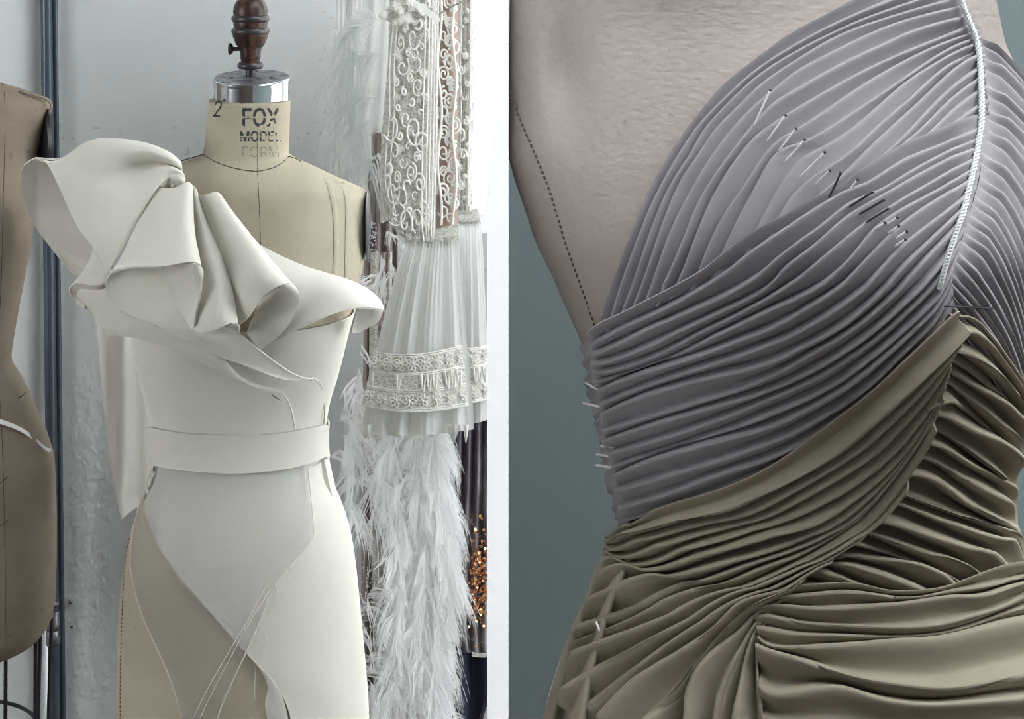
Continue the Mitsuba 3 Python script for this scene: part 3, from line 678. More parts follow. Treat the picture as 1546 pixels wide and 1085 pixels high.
def lettering(body, text, x0, x1, ybase, cap_px, bsdf, parent, name, slant=0.0, wear=(0.28, 0.35), stencil=0.5):
    m = meshkit.text_mesh(text, 1.0, 0.02, bold=text in ('FOX', 'MODEL'))
    m = m.subdivide_to_size(0.07) if hasattr(m, 'subdivide_to_size') else m
    v = np.array(m.vertices)
    w = v[:, 0].max() - v[:, 0].min()
    px = x0 + (v[:, 0] - v[:, 0].min()) / w * (x1 - x0) + slant * v[:, 1] * cap_px
    py = ybase - v[:, 1] * cap_px
    P = body.on(px, py, 0.0002 + v[:, 2] / 0.02 * 0.0004)
    c = v[m.faces].mean(1)                                # worn stencil paint: flakes are missing, more towards the right
    u = (c[:, 0] - v[:, 0].min()) / w
    keep = meshkit.fbm(np.stack([c[:, 0] * 5, c[:, 1] * 5, 0 * u], -1), 2, len(text)) > wear[0] + wear[1] * u ** 3
    keep &= np.abs(c[:, 1] - stencil) > 0.05
    return part(parent, name, trimesh.Trimesh(P, m.faces[keep], process=False), bsdf, smooth=False)


lettering(LB, 'FOX', 366, 422, 190, 26, 'ink', form1, 'lettering')
lettering(LB, 'MODEL', 363, 424, 213, 15, 'ink', form1, 'lettering')
lettering(LB, 'FORM', 366, 421, 237, 16, 'ink_faded', form1, 'lettering')
lettering(LB, '2', 321, 332, 177, 25, 'ink', form1, 'lettering', slant=0.15, wear=(0.1, 0), stencil=9)
part(form1, 'stand_pole', moved(lathe([(0.017, 0.02), (0.017, float(LB.z0) + 0.01)], 24), [LB.xc(LB.z0), YL, 0]), 'black_metal')
part(form1, 'stand_base', moved(lathe([(0.22, 0), (0.22, 0.015), (0.05, 0.045), (0.02, 0.06)], 40), [LB.xc(LB.z0), YL, 0]), 'black_metal')

# ---- the gown
gown1 = thing('ruffled_gown', 'off-white one-shouldered gown with a rolled ruffle collar, ribbon belt and sheer wrap skirt', 'gown')
z = lambda py: float(at(0, py, YL)[2])


def tube_cloth(body, y_top, y_bot, off, n=60, m=200, th=0.0016, a0=-180, a1=180, wav=0.0):
    """Cloth round the body between two pixel rows."""
    zs = np.linspace(z(y_bot), z(y_top), n)
    P = body.ring(zs, off, m)
    P = np.concatenate([P, P[:, :1]], 1)
    return sheet(P, th)


part(gown1, 'bodice', tube_cloth(LB, 470, 672, 0.0045, 70, 220), 'cream_cloth')
# the wrapped upper layers of the bodice, their free edges running down to the belt
ov = [[(206, 506, .85), (222, 570, .85), (234, 645, .85), (236, 665, .85)], [(235, 512, .9), (250, 575, .9), (262, 650, .9), (262, 668, .9)], [(285, 532, .95), (300, 590, .95), (310, 650, .9), (310, 670, .9)],
      [(335, 558, .95), (345, 600, .95), (355, 650, .9), (356, 672, .9)], [(372, 578, .95), (385, 610, .95), (395, 650, .9), (397, 670, .9)], [(420, 589, 1.0), (434, 604, 1.0), (444, 640, .95), (447, 665, .9)]]
part(gown1, 'bodice_wrap', patch(LB, ov, 50, 60, clamp=0.985), 'cream_cloth')
ov2 = [[(330, 538, .7), (350, 590, .7), (360, 650, .7), (360, 668, .7)], [(380, 556, .7), (395, 600, .7), (400, 650, .7), (400, 668, .7)], [(430, 570, .72), (440, 600, .72), (448, 645, .7), (450, 665, .7)],
       [(475, 570, .75), (486, 586, .78), (490, 615, .75), (489, 655, .7)]]
part(gown1, 'bodice_wrap', patch(LB, ov2, 40, 40, clamp=0.985), 'cream_cloth')

_A = PchipInterpolator([-200, 200, 250, 330, 430, 480, 570, 900], [.05, .05, .07, .10, .14, .14, .110, .110])
_W = PchipInterpolator([-200, 400, 480, 570, 900], [230, 230, 230, 190, 190])


def mantle(px, py):
    """A smooth bow round the shoulders and bust on which the collar's folds are built up."""
    return YL - _A(py) * np.cos(np.clip((px - 368) / _W(py), -1.35, 1.35) * 1.257)


collar = part(gown1, 'collar', patch(LB, [
    [(52, 238, 0), (95, 239, 1), (130, 216, 1.5), (165, 210, 2), (212, 215, 2), (250, 228, 2), (273, 246, 1)],
    [(66, 243, 2), (110, 245, 4), (150, 232, 5), (200, 228, 5.5), (245, 236, 5), (274, 254, 3)],
    [(82, 265, 4.5), (120, 268, 5.5), (155, 266, 5.3), (190, 254, 4.2), (225, 245, 2.4), (250, 247, 2), (275, 258, 2)],
    [(100, 305, 6.5), (140, 300, 6.8), (170, 288, 6.2), (200, 270, 4.5), (230, 257, 4), (255, 253, 4.5), (277, 265, 4)],
    [(120, 345, 7.5), (155, 330, 7.5), (185, 310, 6.5), (215, 284, 5.2), (240, 268, 5), (258, 262, 4.8), (277, 269, 3.5)],
    [(141, 372, 8), (165, 355, 8), (190, 335, 7.2), (212, 311, 6.5), (230, 290, 6), (242, 278, 5.2), (257, 272, 3.5)],
    [(162, 415, 7.5), (172, 395, 7.5), (187, 370, 7), (202, 342, 6.3), (217, 315, 5.7), (229, 297, 5.2), (241, 283, 4.4)]], 70, 90, 0.003, base=mantle), 'cream_cloth', label='rolled ruffle collar on the shoulder')


def lobe(sections, nu=40, nv=50, th=0.0028, name='ruffle'):
    return part(collar, name, patch(LB, sections, nu, nv, th, base=mantle), 'cream_cloth')


# back of the big roll, seen through its mouth
lobe([[(54, 238, 0.2), (62, 239, 0), (85, 240, -1.50), (120, 236, -3.00)], [(36, 250, -1.50), (60, 255, -3.00), (100, 260, -5.25), (150, 262, -7.50)], [(31, 270, -3.75), (60, 280, -5.25), (110, 290, -7.50), (160, 300, -9.00)],
      [(36, 302, -6.00), (65, 310, -7.50), (110, 320, -9.00), (165, 330, -10.50)], [(49, 335, -7.50), (80, 345, -9.00), (120, 360, -10.50), (170, 370, -12.00)], [(74, 370, -9.00), (95, 378, -10.50), (130, 390, -12.00), (170, 395, -12.00)], [(114, 416, -10.50), (125, 417, -11.25), (140, 418, -12.00), (170, 422, -12.00)]])
# the small roll under it
lobe([[(141, 371, 7.6), (146, 376, 7.7), (150, 383, 7.6)], [(138, 388, 6), (147, 392, 7), (156, 398, 7)], [(126, 410, 5), (143, 411, 6.5), (160, 409, 6.8)], [(108, 431, 3), (118, 427, 4.5), (140, 430, 6), (156, 427, 6.3), (162, 415, 6.6)]])
lobe([[(108, 431, 3), (118, 427.5, 4), (140, 430, 5), (156, 427, 5.2)], [(105, 440, 1), (118, 440, 0), (140, 445, 0), (158, 445, 0)], [(112, 453, 0), (125, 450, -1), (145, 460, -1.5), (160, 460, -1.5)], [(128, 462, 0), (135, 470, -1), (150, 480, -1.5), (162, 480, -1.5)]])
lobe([[(117, 445, 1.5), (130, 432, 2), (160, 430, 2.5), (175, 450, 2.5)], [(130, 458, 1), (140, 455, 2), (162, 455, 2.5), (185, 475, 2.5)], [(143, 475, 0.5), (150, 475, 1.5), (165, 475, 2), (185, 485, 2)], [(144, 487, 0.5), (152, 493, 1), (168, 497, 1.5), (182, 498, 1.5)]])
# curled ends at the gather on the shoulder
lobe([[(276, 262, 3), (279, 270, 4), (277, 279, 4), (268, 283, 3), (258, 281, 2.5)], [(268, 258, 3.8), (270, 266, 4.8), (269, 274, 4.6), (262, 279, 3.4), (254, 279, 2.6)], [(256, 264, 4.6), (258, 268, 4.8), (257, 273, 4.4), (252, 277, 3.4), (248, 279, 2.8)]], 30, 30)
lobe([[(242, 280, 5), (250, 275, 4.6), (257, 272, 4.2), (262, 275, 4.2), (259, 281, 4.2)], [(244, 284, 4.2), (250, 279, 4), (256, 276, 3.8), (260, 279, 3.8), (258, 284, 3.8)]], 24, 12)
# centre flute
lobe([[(240, 284, 4.5), (255, 285, 6), (270, 282, 6.5), (283, 276, 6), (290, 282, 5)], [(220, 318, 6), (240, 318, 8.5), (265, 318, 9.5), (283, 315, 9), (291, 318, 7)], [(200, 355, 7), (225, 355, 10), (260, 355, 11.5), (285, 352, 11), (294, 358, 8.5)],
      [(180, 395, 7.5), (210, 390, 11), (255, 385, 13), (288, 380, 12.5), (300, 388, 10)], [(166, 413, 7.5), (182, 406, 11), (215, 403, 13.2), (250, 402, 14), (286, 396, 13), (302, 402, 11)]], 60, 60)
# its inside, running on as the long lower drape
lobe([[(166, 413, 7.5), (190, 406, 5), (230, 402, 3), (270, 398, 2)], [(160, 428, 6.5), (185, 425, 5), (225, 425, 3.5), (265, 425, 2.5), (290, 430, 2)], [(163, 447, 5.5), (190, 448, 5), (230, 450, 4.5), (270, 455, 4), (300, 470, 3.5)],
      [(178, 465, 5), (210, 475, 5), (250, 480, 5), (290, 490, 4.5), (340, 492, 4)], [(215, 482, 5), (250, 495, 5), (290, 505, 5), (330, 512, 4.5), (385, 522, 4)], [(270, 508, 4.8), (300, 520, 4.8), (335, 530, 4.6), (380, 545, 4), (440, 562, 3.2)],
      [(328, 536, 4.5), (355, 546, 4.4), (385, 557, 4), (420, 571, 3.4), (475, 570, 1.8)]], 60, 70)
lobe([[(248, 402, 9), (270, 399, 11), (290, 397, 12.5), (303, 404, 11)], [(254, 428, 6.5), (275, 425, 8.5), (295, 422, 10.5), (306, 418, 10.5)], [(262, 450, 5.5), (280, 448, 7), (295, 446, 9), (303, 442, 10)],
      [(275, 473, 5.5), (284, 473, 6.5), (292, 473, 8), (297, 470, 9)], [(289, 495, 6), (291, 496, 6.5), (293, 494, 7.5), (294, 490, 8)]])
# narrow flute beside it
lobe([[(290, 280, 4), (293, 282, 4.5), (297, 290, 4)], [(293, 320, 5), (300, 320, 5.5), (308, 325, 4.5)], [(300, 385, 6), (315, 380, 7), (332, 380, 5.5)], [(303, 440, 7), (325, 435, 8.5), (348, 430, 6.5)], [(293, 494, 7.5), (300, 500, 8), (326, 497, 9.5), (345, 489, 9.5), (358, 487, 8)]])
lobe([[(338, 490, 6), (348, 488.5, 9), (357, 487, 8.5), (362, 494, 7)], [(343, 494, 5), (351, 495, 6.5), (358, 496, 7), (361, 500, 6.5)], [(350, 499, 4.5), (354, 501, 5.5), (357, 503, 6), (359, 505, 6)]], 20, 16)
# the wide right flute and its inside
lobe([[(292, 290, 3), (310, 294, 5), (326, 291, 5.5), (335, 300, 3.5)], [(310, 335, 4), (335, 330, 7), (355, 333, 7.5), (366, 340, 5)], [(330, 385, 5), (360, 375, 8.5), (385, 375, 9), (400, 382, 6)], [(348, 435, 5.5), (375, 425, 9), (405, 415, 10.5), (428, 415, 8.5)],
      [(362, 490, 6.5), (380, 472, 8), (390, 456, 9.5), (405, 441, 10.5), (425, 430, 10.8), (441, 429, 9.5)]], 60, 60)
lobe([[(390, 456, 8.5), (405, 442, 9), (425, 431, 10.5), (441, 429, 9.5)], [(385, 470, 4), (405, 455, 6), (430, 445, 8.5), (450, 441, 8.5)], [(378, 490, 3), (400, 475, 4.5), (428, 465, 6), (449, 460, 6.5)], [(372, 505, 3), (392, 495, 4), (415, 490, 5), (434, 491, 5)],
      [(372, 518, 3.2), (380, 520, 3.5), (390, 520, 3.8), (408, 515, 4)], [(380, 526, 3.3), (383, 527, 3.4), (386, 528, 3.5), (389, 528, 3.5)]])
# right lapel and its turned-under end
lobe([[(385, 366, 1.5), (395, 420, 4), (400, 480, 4), (392, 527, 3.5)], [(420, 385, 2), (428, 425, 4), (430, 470, 4), (425, 510, 3.8)], [(470, 406, 2.2), (475, 435, 4.5), (475, 465, 5.5), (470, 488, 5.5)], [(520, 421, 2), (525, 440, 5.5), (522, 455, 6.5), (518, 469, 6.8)],
      [(553, 436, 1.5), (556, 447, 4.5), (552, 457, 6.3), (548, 464, 6.8)], [(566, 446, 1.0), (568, 452, 3.4), (566, 459, 5.0), (561, 464.5, 6.0)], [(574, 455, 0.6), (575.5, 459, 2.0), (574.5, 463, 3.2), (571, 466, 4.3)], [(577.5, 464, 0.4), (578, 465.5, 0.9), (577.5, 467, 1.4), (576, 468, 2.0)]], 50, 70)
lobe([[(540, 465, 6.5), (535, 480, 1), (530, 500, -1)], [(555, 465, 6.3), (550, 480, 0.5), (538, 502, -2)], [(568, 466, 4.8), (566, 480, 0), (553, 496, -2)], [(577, 467.5, 1.5), (575, 476, 0), (568, 486, -1.5)]])
# lowest fold of the drape
lobe([[(186, 468, 4.2), (180, 485, 3.4), (175, 505, 3)], [(235, 491, 4.4), (230, 503, 4), (225, 514, 3.6)], [(290, 516, 4.3), (285, 526, 4.3), (280, 534, 3.9)], [(335, 539, 4.0), (335, 550, 4.0), (332, 560, 3.5)], [(358, 566, 2.4), (362, 572, 2.8), (362, 576, 2.6)],
      [(400, 584, 1.5), (402, 587, 1.7), (402, 590, 1.6)], [(425, 589, 1.2), (426, 591, 1.3), (425, 594, 1.2)]], 24, 70)
# the free hem of the upper wrap layer down to the belt
part(gown1, 'rolled_hem', px_tube(LB, [(418, 588), (432, 600), (440, 620), (446, 648)], 0.0013, 0.0105, 40), 'cream_cloth')
part(gown1, 'rolled_hem', px_tube(LB, [(470, 569), (483, 580), (489, 600), (490, 640)], 0.0013, 0.0085, 40), 'cream_cloth')
# back panel hanging from the arm
cp = [[(146, 478, 0), (150, 540, 0), (156, 610, 0), (166, 690, 0), (183, 785, 0)], [(165, 485, 0), (172, 545, 0), (178, 615, 0), (188, 690, 0), (200, 770, 0)], [(185, 495, 0), (200, 550, 0), (208, 620, 0), (215, 690, 0), (222, 760, 0)], [(215, 500, 0), (235, 550, 0), (240, 620, 0), (250, 690, 0), (250, 760, 0)]]
q = np.array([resample(c, 60) for c in cp])
q = CubicSpline([0, 1, 2, 3], q, axis=0)(np.linspace(0, 3, 30))
Yc_ = YL + 0.12 + 0.012 * np.sin(q[..., 0] / 9.0)
part(gown1, 'back_panel', sheet(at(q[..., 0], q[..., 1], Yc_), 0), 'cream_cloth_thin')
# ribbon belt
bt = resample([(231, 645), (262, 651), (300, 655), (350, 656), (400, 655), (445, 650), (489, 641)], 90)
bb_ = resample([(232, 701), (262, 708), (300, 712), (350, 715), (400, 712), (445, 705), (489, 690)], 90)
t_ = np.concatenate([np.arange(260) / 260 * 2 * np.pi, [0.0]])
mid = LB.ring(np.array([z(675)]), 0.0112, 260)[0]
mid = np.vstack([mid, mid[:1]])
pxm = PX + mid[:, 0] / mid[:, 1] * F


def rim(e):
    y_ = np.interp(pxm, e[:, 0], e[:, 1])
    zf = CZ - (y_ - PY) / F * mid[:, 1]
    ends = np.interp(mid[:, 0], [mid[:, 0].min(), mid[:, 0].max()], [CZ - (e[0, 1] - PY) / F * YL, CZ - (e[-1, 1] - PY) / F * YL])
    k = np.clip((mid[:, 1] - YL) / 0.02 + 1, 0, 1)
    return zf * (1 - k) + ends * k


zt_, zb_ = rim(bt), rim(bb_)
Zg = zt_[None, :260] * (1 - np.linspace(0, 1, 20)[:, None]) + zb_[None, :260] * np.linspace(0, 1, 20)[:, None]
Pg = LB.ring(Zg, 0.0095 + 0.0018 * np.linspace(0, 1, 20)[:, None], 260)
belt = part(gown1, 'belt', sheet(np.concatenate([Pg, Pg[:, :1]], 1), 0.0022), 'ribbon', label='off-white grosgrain ribbon belt')
for e, o in ((bt, 0.0), (bb_, 0.0)):
    dots = resample(e, 420)
    part(belt, 'edge_stitch', cat_([tube(LB.on(dots[i:i + 2, 0], dots[i:i + 2, 1], 0.0124, 0.985), 0.0007, 5) for i in range(0, 418, 3)]), 'ribbon', kind='stuff')
# ---- skirt: the under layer from the right, the sheer upper layer from the left
S2 = [[(234, 700, .5), (330, 712, .6), (420, 706, .6), (489, 690, .4)], [(221, 770, .5), (330, 795, .55), (430, 800, .55), (507, 770, .4)], [(262, 858, .45), (350, 880, .5), (440, 880, .5), (525, 850, .4)],
      [(322, 930, .45), (390, 930, .5), (460, 930, .5), (536, 930, .4)], [(372, 986, .5), (420, 985, .6), (480, 985, .6), (542, 985, .4)], [(404, 1020, .7), (440, 1025, .8), (500, 1030, .8), (546, 1030, .4)],
      [(430, 1058, .9), (460, 1065, .9), (510, 1075, .9), (548.5, 1075, .4)], [(441, 1095, 1.0), (470, 1100, 1.0), (520, 1110, .9), (550, 1110, .4)], [(446, 1180, 1.2), (480, 1180, 1.2), (530, 1180, 1.0), (550.5, 1180, .4)]]
part(gown1, 'under_skirt', patch(LB, S2, 90, 110, 0.0014, clamp=0.99), 'cream_cloth')
SE = [(487, 685), (490, 700), (498, 735), (507, 770), (517, 812), (525, 850), (532, 895), (536, 930), (542, 985), (546, 1030), (548.5, 1075), (550, 1110), (550.5, 1180)]
part(gown1, 'under_skirt_side', patch(LB, [[(x - 1, y, .39), (x + 4, y, -.9), (x + 8, y, -4.0)] for x, y in SE], 16, 110, 0.0012, clamp=0.99), 'cream_cloth')
zs = np.linspace(z(1180), z(690), 60)
ring = LB.ring(zs, 0.0036, 240)
part(gown1, 'skirt_back', sheet(np.concatenate([ring[:, -24:], ring[:, 0:96]], 1), 0.0014), 'cream_cloth')
lap = [[(372, 986, .5), (374, 986, .8), (376, 986, .9)], [(392, 1010, .4), (399, 1012, .9), (405, 1020, .9)], [(404, 1040, .3), (414, 1040, .9), (428, 1056, 1.0)], [(400, 1062, .2), (414, 1070, .8), (434, 1080, 1.1)], [(408, 1100, .2), (420, 1100, .8), (440, 1100, 1.1)], [(412, 1180, .2), (425, 1180, .8), (446, 1180, 1.2)]]
part(gown1, 'skirt_facing', patch(LB, lap, 20, 60, 0, clamp=0.99), 'cream_cloth_thin')
S1 = [[(233, 700, .9), (300, 713, 1.0), (390, 714, 1.0), (464, 702, 1.0)], [(215, 750, .8), (300, 760, 1.0), (390, 762, 1.0), (470, 755, 1.2)], [(201, 800, .8), (290, 810, .9), (390, 812, 1.0), (474, 804, 1.7)], [(197, 850, .8), (285, 858, .9), (370, 860, 1.0), (446, 846, 1.5)],
      [(203, 890, .8), (280, 895, .9), (360, 898, 1.0), (414, 888, 1.3)], [(217, 935, .8), (280, 940, .9), (345, 942, 1.0), (392, 938, 1.2)], [(240, 985, .9), (285, 988, 1.0), (330, 988, 1.1), (371, 986, 1.2)], [(262, 1040, 1.0), (290, 1040, 1.1), (320, 1038, 1.2), (348, 1034, 1.3)],
      [(276, 1090, 1.1), (290, 1090, 1.2), (310, 1090, 1.3), (326, 1090, 1.4)], [(296, 1140, 1.3), (298, 1141, 1.3), (300, 1141, 1.3), (303, 1140, 1.4)]]
sk = part(gown1, 'sheer_overskirt', patch(LB, S1, 80, 110, 0, clamp=0.99), 'organza', label='sheer organza panel crossing the hips')
part(sk, 'front_edge', px_tube(LB, [(464, 704), (470, 755), (474, 800), (473, 808), (462, 828), (446, 846), (414, 888), (392, 938), (371, 986), (348, 1034), (326, 1090)], 0.0009, 0.0165, 120), 'cream_cloth')
part(sk, 'side_edge', px_tube(LB, [(215, 750), (201, 800), (197, 850), (203, 890), (217, 935), (240, 985), (262, 1040), (276, 1090), (296, 1138)], 0.0007, 0.010, 100), 'cream_cloth')
for c_ in ([(428, 866), (392, 915), (352, 985), (318, 1050), (300, 1090)], [(404, 880), (366, 950), (330, 1010), (296, 1075), (288, 1100)]):
    part(sk, 'turned_hem', px_tube(LB, c_, 0.0006, 0.0135, 80), 'cream_cloth')
for x0, y0, x1, y1 in ((403, 905, 384, 1056), (408, 920, 408, 1000), (450, 850, 446, 868), (442, 858, 438, 880), (426, 876, 420, 900)):
    c = resample([(x0, y0), ((x0 + x1) / 2 - 5, (y0 + y1) / 2), (x1, y1)], 16)
    part(gown1, 'loose_thread', tube(LB.on(c[:, 0], c[:, 1], 0.02), 0.00035, 5), 'cream_cloth')
for h, t, l in [((202.5, 400), (204, 411), 'upper of two dark pins inside the centre flute'), ((202, 424), (207, 444), 'longer dark pin inside the centre flute, below the other'), ((461, 570.5), (470, 574.5), 'short dark pin at the end of the upper bodice fold'), ((411, 596), (423, 604), 'dark pin at the end of the lower bodice fold')]:
    o = 0.065 if h[0] < 300 else 0.016
    pin(LB, h, t, l, off=(o, o), bsdf='pin_dark', r=0.0007, head=False)
# ----------------------------------------------------------------------------- gowns hanging at the back right
YH = 2.88
scene['lace_white'] = principled(mikit.proc(lambda p, n, uv: mix([0.42, 0.41, 0.375], [0.66, 0.65, 0.60], smoothstep(0.35, 0.6, fbm(p.x * 420, p.y * 420, p.z * 420, 2)))), 0.8)
scene['lace_cord'] = principled((0.80, 0.79, 0.75), 0.75)
scene['feather'] = {'type': 'principledthin', 'base_color': rgb(0.985, 0.985, 0.985), 'roughness': 0.9, 'diff_trans': 0.5}
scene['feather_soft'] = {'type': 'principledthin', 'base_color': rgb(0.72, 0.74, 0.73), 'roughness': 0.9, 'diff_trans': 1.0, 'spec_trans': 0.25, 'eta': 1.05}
scene['down'] = two({'type': 'diffuse', 'reflectance': rgb(0.92, 0.925, 0.925)})
scene['tulle'] = {'type': 'principledthin', 'base_color': rgb(0.80, 0.795, 0.78), 'roughness': 0.6, 'diff_trans': 0.8, 'spec_trans': 0.15, 'eta': 1.03}
scene['nude_lining'] = principled((0.42, 0.315, 0.26), 0.7)
scene['mauve_lining'] = principled((0.33, 0.275, 0.27), 0.7)
scene['bead_silver'] = {'type': 'principled', 'base_color': rgb(0.62, 0.63, 0.62), 'metallic': 0.9, 'roughness': 0.22}
scene['navy_cloth'] = principled((0.022, 0.023, 0.050), 0.7)
scene['dusky_cloth'] = principled(mikit.proc(lambda p, n, uv: mix([0.13, 0.11, 0.13], [0.34, 0.31, 0.32], smoothstep(0.35, 0.7, fbm(p.x * 70, 0.0, p.z * 9, 4)))), 0.6)
scene['copper_sequin'] = {'type': 'principled', 'base_color': rgb(0.80, 0.43, 0.22), 'metallic': 1.0, 'roughness': 0.3}
g_ = lambda x, y, Y=YH: at(x, y, Y)


def cloth_px(sections, nu, nv, Y, th=0.0012, fold=None):
    """Hanging cloth from section curves of (px, py, cm towards the camera) at the distance Y."""
    R = np.stack([resample(s, nu) for s in sections])
    t = np.linspace(0, 1, len(R))
    s = np.linspace(0, 1, nv)
    Q = CubicSpline(t, R, axis=0)(s) if len(R) > 3 else PchipInterpolator(t, R, axis=0)(s)
    d = Q[..., 2] / 100
    if fold is not None:
        uu = np.linspace(0, 1, nu)[None]
        d = d + fold(uu, s[:, None])
    return sheet(at(Q[..., 0], Q[..., 1], Y - d), th)


def spiral(cx, cy, r, turns, a0, Y, cm=1.0, w=1.0, n=44, flip=1, sq=1.0):
    a_ = np.linspace(0, turns * 2 * np.pi, n)
    rr = r * np.linspace(1.0, 0.18, n)
    x = cx + flip * rr * np.cos(a0 + a_); y = cy + sq * rr * np.sin(a0 + a_)
    return tube(at(x, y, Y - cm / 100), w * Y / F, 5)


def flower(cx, cy, r, Y, cm, petals=6, ph=0.0):
    ms = []
    for k in range(petals):
        a_ = ph + k * 2 * np.pi / petals
        t = np.linspace(0, 2 * np.pi, 12)
        x = cx + np.cos(a_) * r * .55 + (np.cos(t) * np.cos(a_) * .5 - np.sin(t) * np.sin(a_) * .24) * r
        y = cy + np.sin(a_) * r * .55 + (np.cos(t) * np.sin(a_) * .5 + np.sin(t) * np.cos(a_) * .24) * r
        ms.append(tube(at(x, y, Y - cm / 100), 0.00075 * max(.6, r / 8), 4, False))
    m = trimesh.creation.icosphere(1, r * .22 * Y / F); ms.append(moved(m, at(cx, cy, Y - cm / 100)))
    return cat_(ms)


def beads(xy, r, Y, cm):
    base = trimesh.creation.icosphere(1, 1.0)
    p = at(np.array(xy)[:, 0], np.array(xy)[:, 1], Y - np.asarray(cm) / 100)
    rr = np.broadcast_to(r, len(p))
    v = (base.vertices[None] * rr[:, None, None] + p[:, None]).reshape(-1, 3)
    f = (base.faces[None] + (np.arange(len(p)) * len(base.vertices))[:, None, None]).reshape(-1, 3)
    return trimesh.Trimesh(v, f, process=False)


def lace_gown(label, x0, dxb, Y, seed, panel, waist, skirt, band, hem_y, second=None):
    r_ = np.random.default_rng(seed)
    g = thing('lace_gown', label, 'gown', 'white lace and tulle gowns')
    pan = part(g, 'lace_bodice', cloth_px(panel, 30, 60, Y, 0.002, lambda u, s: 0.012 * np.sin(np.pi * u) + 0.0015 * np.sin(u * 30 + s * 9)), 'lace_white')
    P0 = np.array([resample(c, 9) for c in panel])                       # (k, 9, 3)
    py_lo, py_hi = P0[0, :, 1].mean(), P0[-1, :, 1].mean()

    def inside(u, s):
        k = s * (len(P0) - 1); i = min(int(k), len(P0) - 2); f = k - i
        row = P0[i] * (1 - f) + P0[i + 1] * f
        return np.interp(u * 8, np.arange(9), row[:, 0]), np.interp(u * 8, np.arange(9), row[:, 1])
    wpx = abs(P0[3, -1, 0] - P0[3, 0, 0])
    n_s = 48 if wpx > 50 else 16
    for k in range(n_s):
        u, s = (0.12 + 0.66 * ((k * 0.618) % 1)), 0.05 + 0.84 * k / n_s
        x, y = inside(u, s)
        part(pan, 'scroll', spiral(x, y, (4 + 12 * r_.random() ** 2) * min(1, wpx / 60), .6 + r_.random() * 1.2, r_.random() * 6.3, Y, 1.4 + .5 * math.sin(np.pi * u), 1.0 + 1.1 * r_.random(), flip=1 if k % 2 else -1, sq=1.2 + r_.random()), 'lace_cord')
    for k in range(n_s // 2 + 14):
        x, y = inside(.2 + .65 * r_.random(), .1 + .82 * r_.random())
        part(pan, 'flower', flower(x, y, 3 + 5 * r_.random(), Y, 1.75, 6, r_.random()), 'lace_cord')
    # long curving cords that follow the panel
    for u0, u1 in ((.06, .10), (.14, .2), (.72, .74), (.80, .82), (.86, .87), (.92, .93), (.97, .98)):
        xs = np.array([inside(u0 + (u1 - u0) * s + (.03 * math.sin(s * 16) if u0 < .5 else 0), s) for s in np.linspace(.02, .97, 40)])
        part(pan, 'cord', tube(at(xs[:, 0], xs[:, 1], Y - 0.0135 - 0.006 * np.sin(np.pi * u0)), 0.0014, 5), 'lace_cord')
    bx = []
    for s in np.linspace(0.02, 1, 90): bx.append(inside(0.0, s))
    for k in range(150): bx.append(inside(.02 + .16 * r_.random(), .35 + .62 * r_.random()))
    for k in range(130): bx.append(inside(.05 + .9 * r_.random(), .84 + .14 * r_.random()))
    for k in range(70): bx.append(inside(.1 + .8 * r_.random(), .1 + .8 * r_.random()))
    part(pan, 'bead', beads(bx, 0.0009, Y, 1.7), 'bead_silver', kind='stuff')
    wb = part(g, 'waistband', cloth_px(waist, 24, 16, Y, 0.002, lambda u, s: 0.010 + 0.003 * np.sin(np.pi * u)), 'lace_white')
    w0 = np.array([resample(c, 9) for c in waist])
    for k in range(7):
        f = (k + .5) / 7
        x = np.interp(f * 8, np.arange(9), w0.mean(0)[:, 0]); y = np.interp(f * 8, np.arange(9), w0.mean(0)[:, 1])
        part(wb, 'flower', flower(x, y, 5.5, Y, 1.7, 6, k), 'lace_cord')
    # tulle skirt: gathered cloth, an inner layer and an outer one
    nf = skirt[2]
    for j, (dx, cm, nm) in enumerate(((0, 1.5, 'tulle_skirt'), (4, -2.0, 'tulle_underskirt'))):
        sec = [[(skirt[0][k][0] + (dx if k else 0) * (1 - 2 * 0), skirt[0][k][1], 0), ((skirt[0][k][0] * .6 + skirt[1][k][0] * .4), skirt[0][k][1] * .5 + skirt[1][k][1] * .5 + (6 if k else 0), 4 * k / len(skirt[0])), (skirt[1][k][0], skirt[1][k][1], 0)] for k in range(len(skirt[0]))]
        ph = r_.random() * 6
        part(g, nm, cloth_px(sec, 220, 70, Y, 0, lambda u, s, c=cm, q=ph: c / 100 + (0.001 + 0.006 * s) * np.sin(u * nf * 4 + q + 1.3 * np.sin(u * 9 + q)) + 0.0006 * np.sin(u * nf * 17 + q * 2 + 3 * np.sin(u * 5))), 'tulle')
    lin = [[(skirt[0][k][0] + 6, skirt[0][k][1], 0), (skirt[0][k][0] * .5 + skirt[1][k][0] * .5, skirt[1][k][1] + 3, 0), (skirt[0][k][0] + (skirt[1][k][0] - skirt[0][k][0]) * .62, skirt[1][k][1] - 2, 0)] for k in range(len(skirt[0]) - 1)]
    part(g, 'lining', cloth_px(lin, 24, 24, Y + 0.045, 0.001, lambda u, s: 0.004 * np.sin(u * 20)), 'mauve_lining')
    # lace border: cloth band, flowers, sprigs, stitched rows
    B0, B1 = np.array(band[0], float), np.array(band[1], float)            # top and bottom edges
    bt_, bl_ = resample(B0, 60), resample(B1, 60)
    q = bt_[None] * (1 - np.linspace(0, 1, 24)[:, None, None]) + bl_[None] * np.linspace(0, 1, 24)[:, None, None]
    cmf = lambda u: 3.0 + 2.4 * np.sin(np.pi * u)
    Yb = Y - cmf(np.linspace(0, 1, 60))[None] / 100 + 0 * q[..., 0]
    bd = part(g, 'lace_border', sheet(at(q[..., 0], q[..., 1], Yb), 0.0012), 'lace_white')

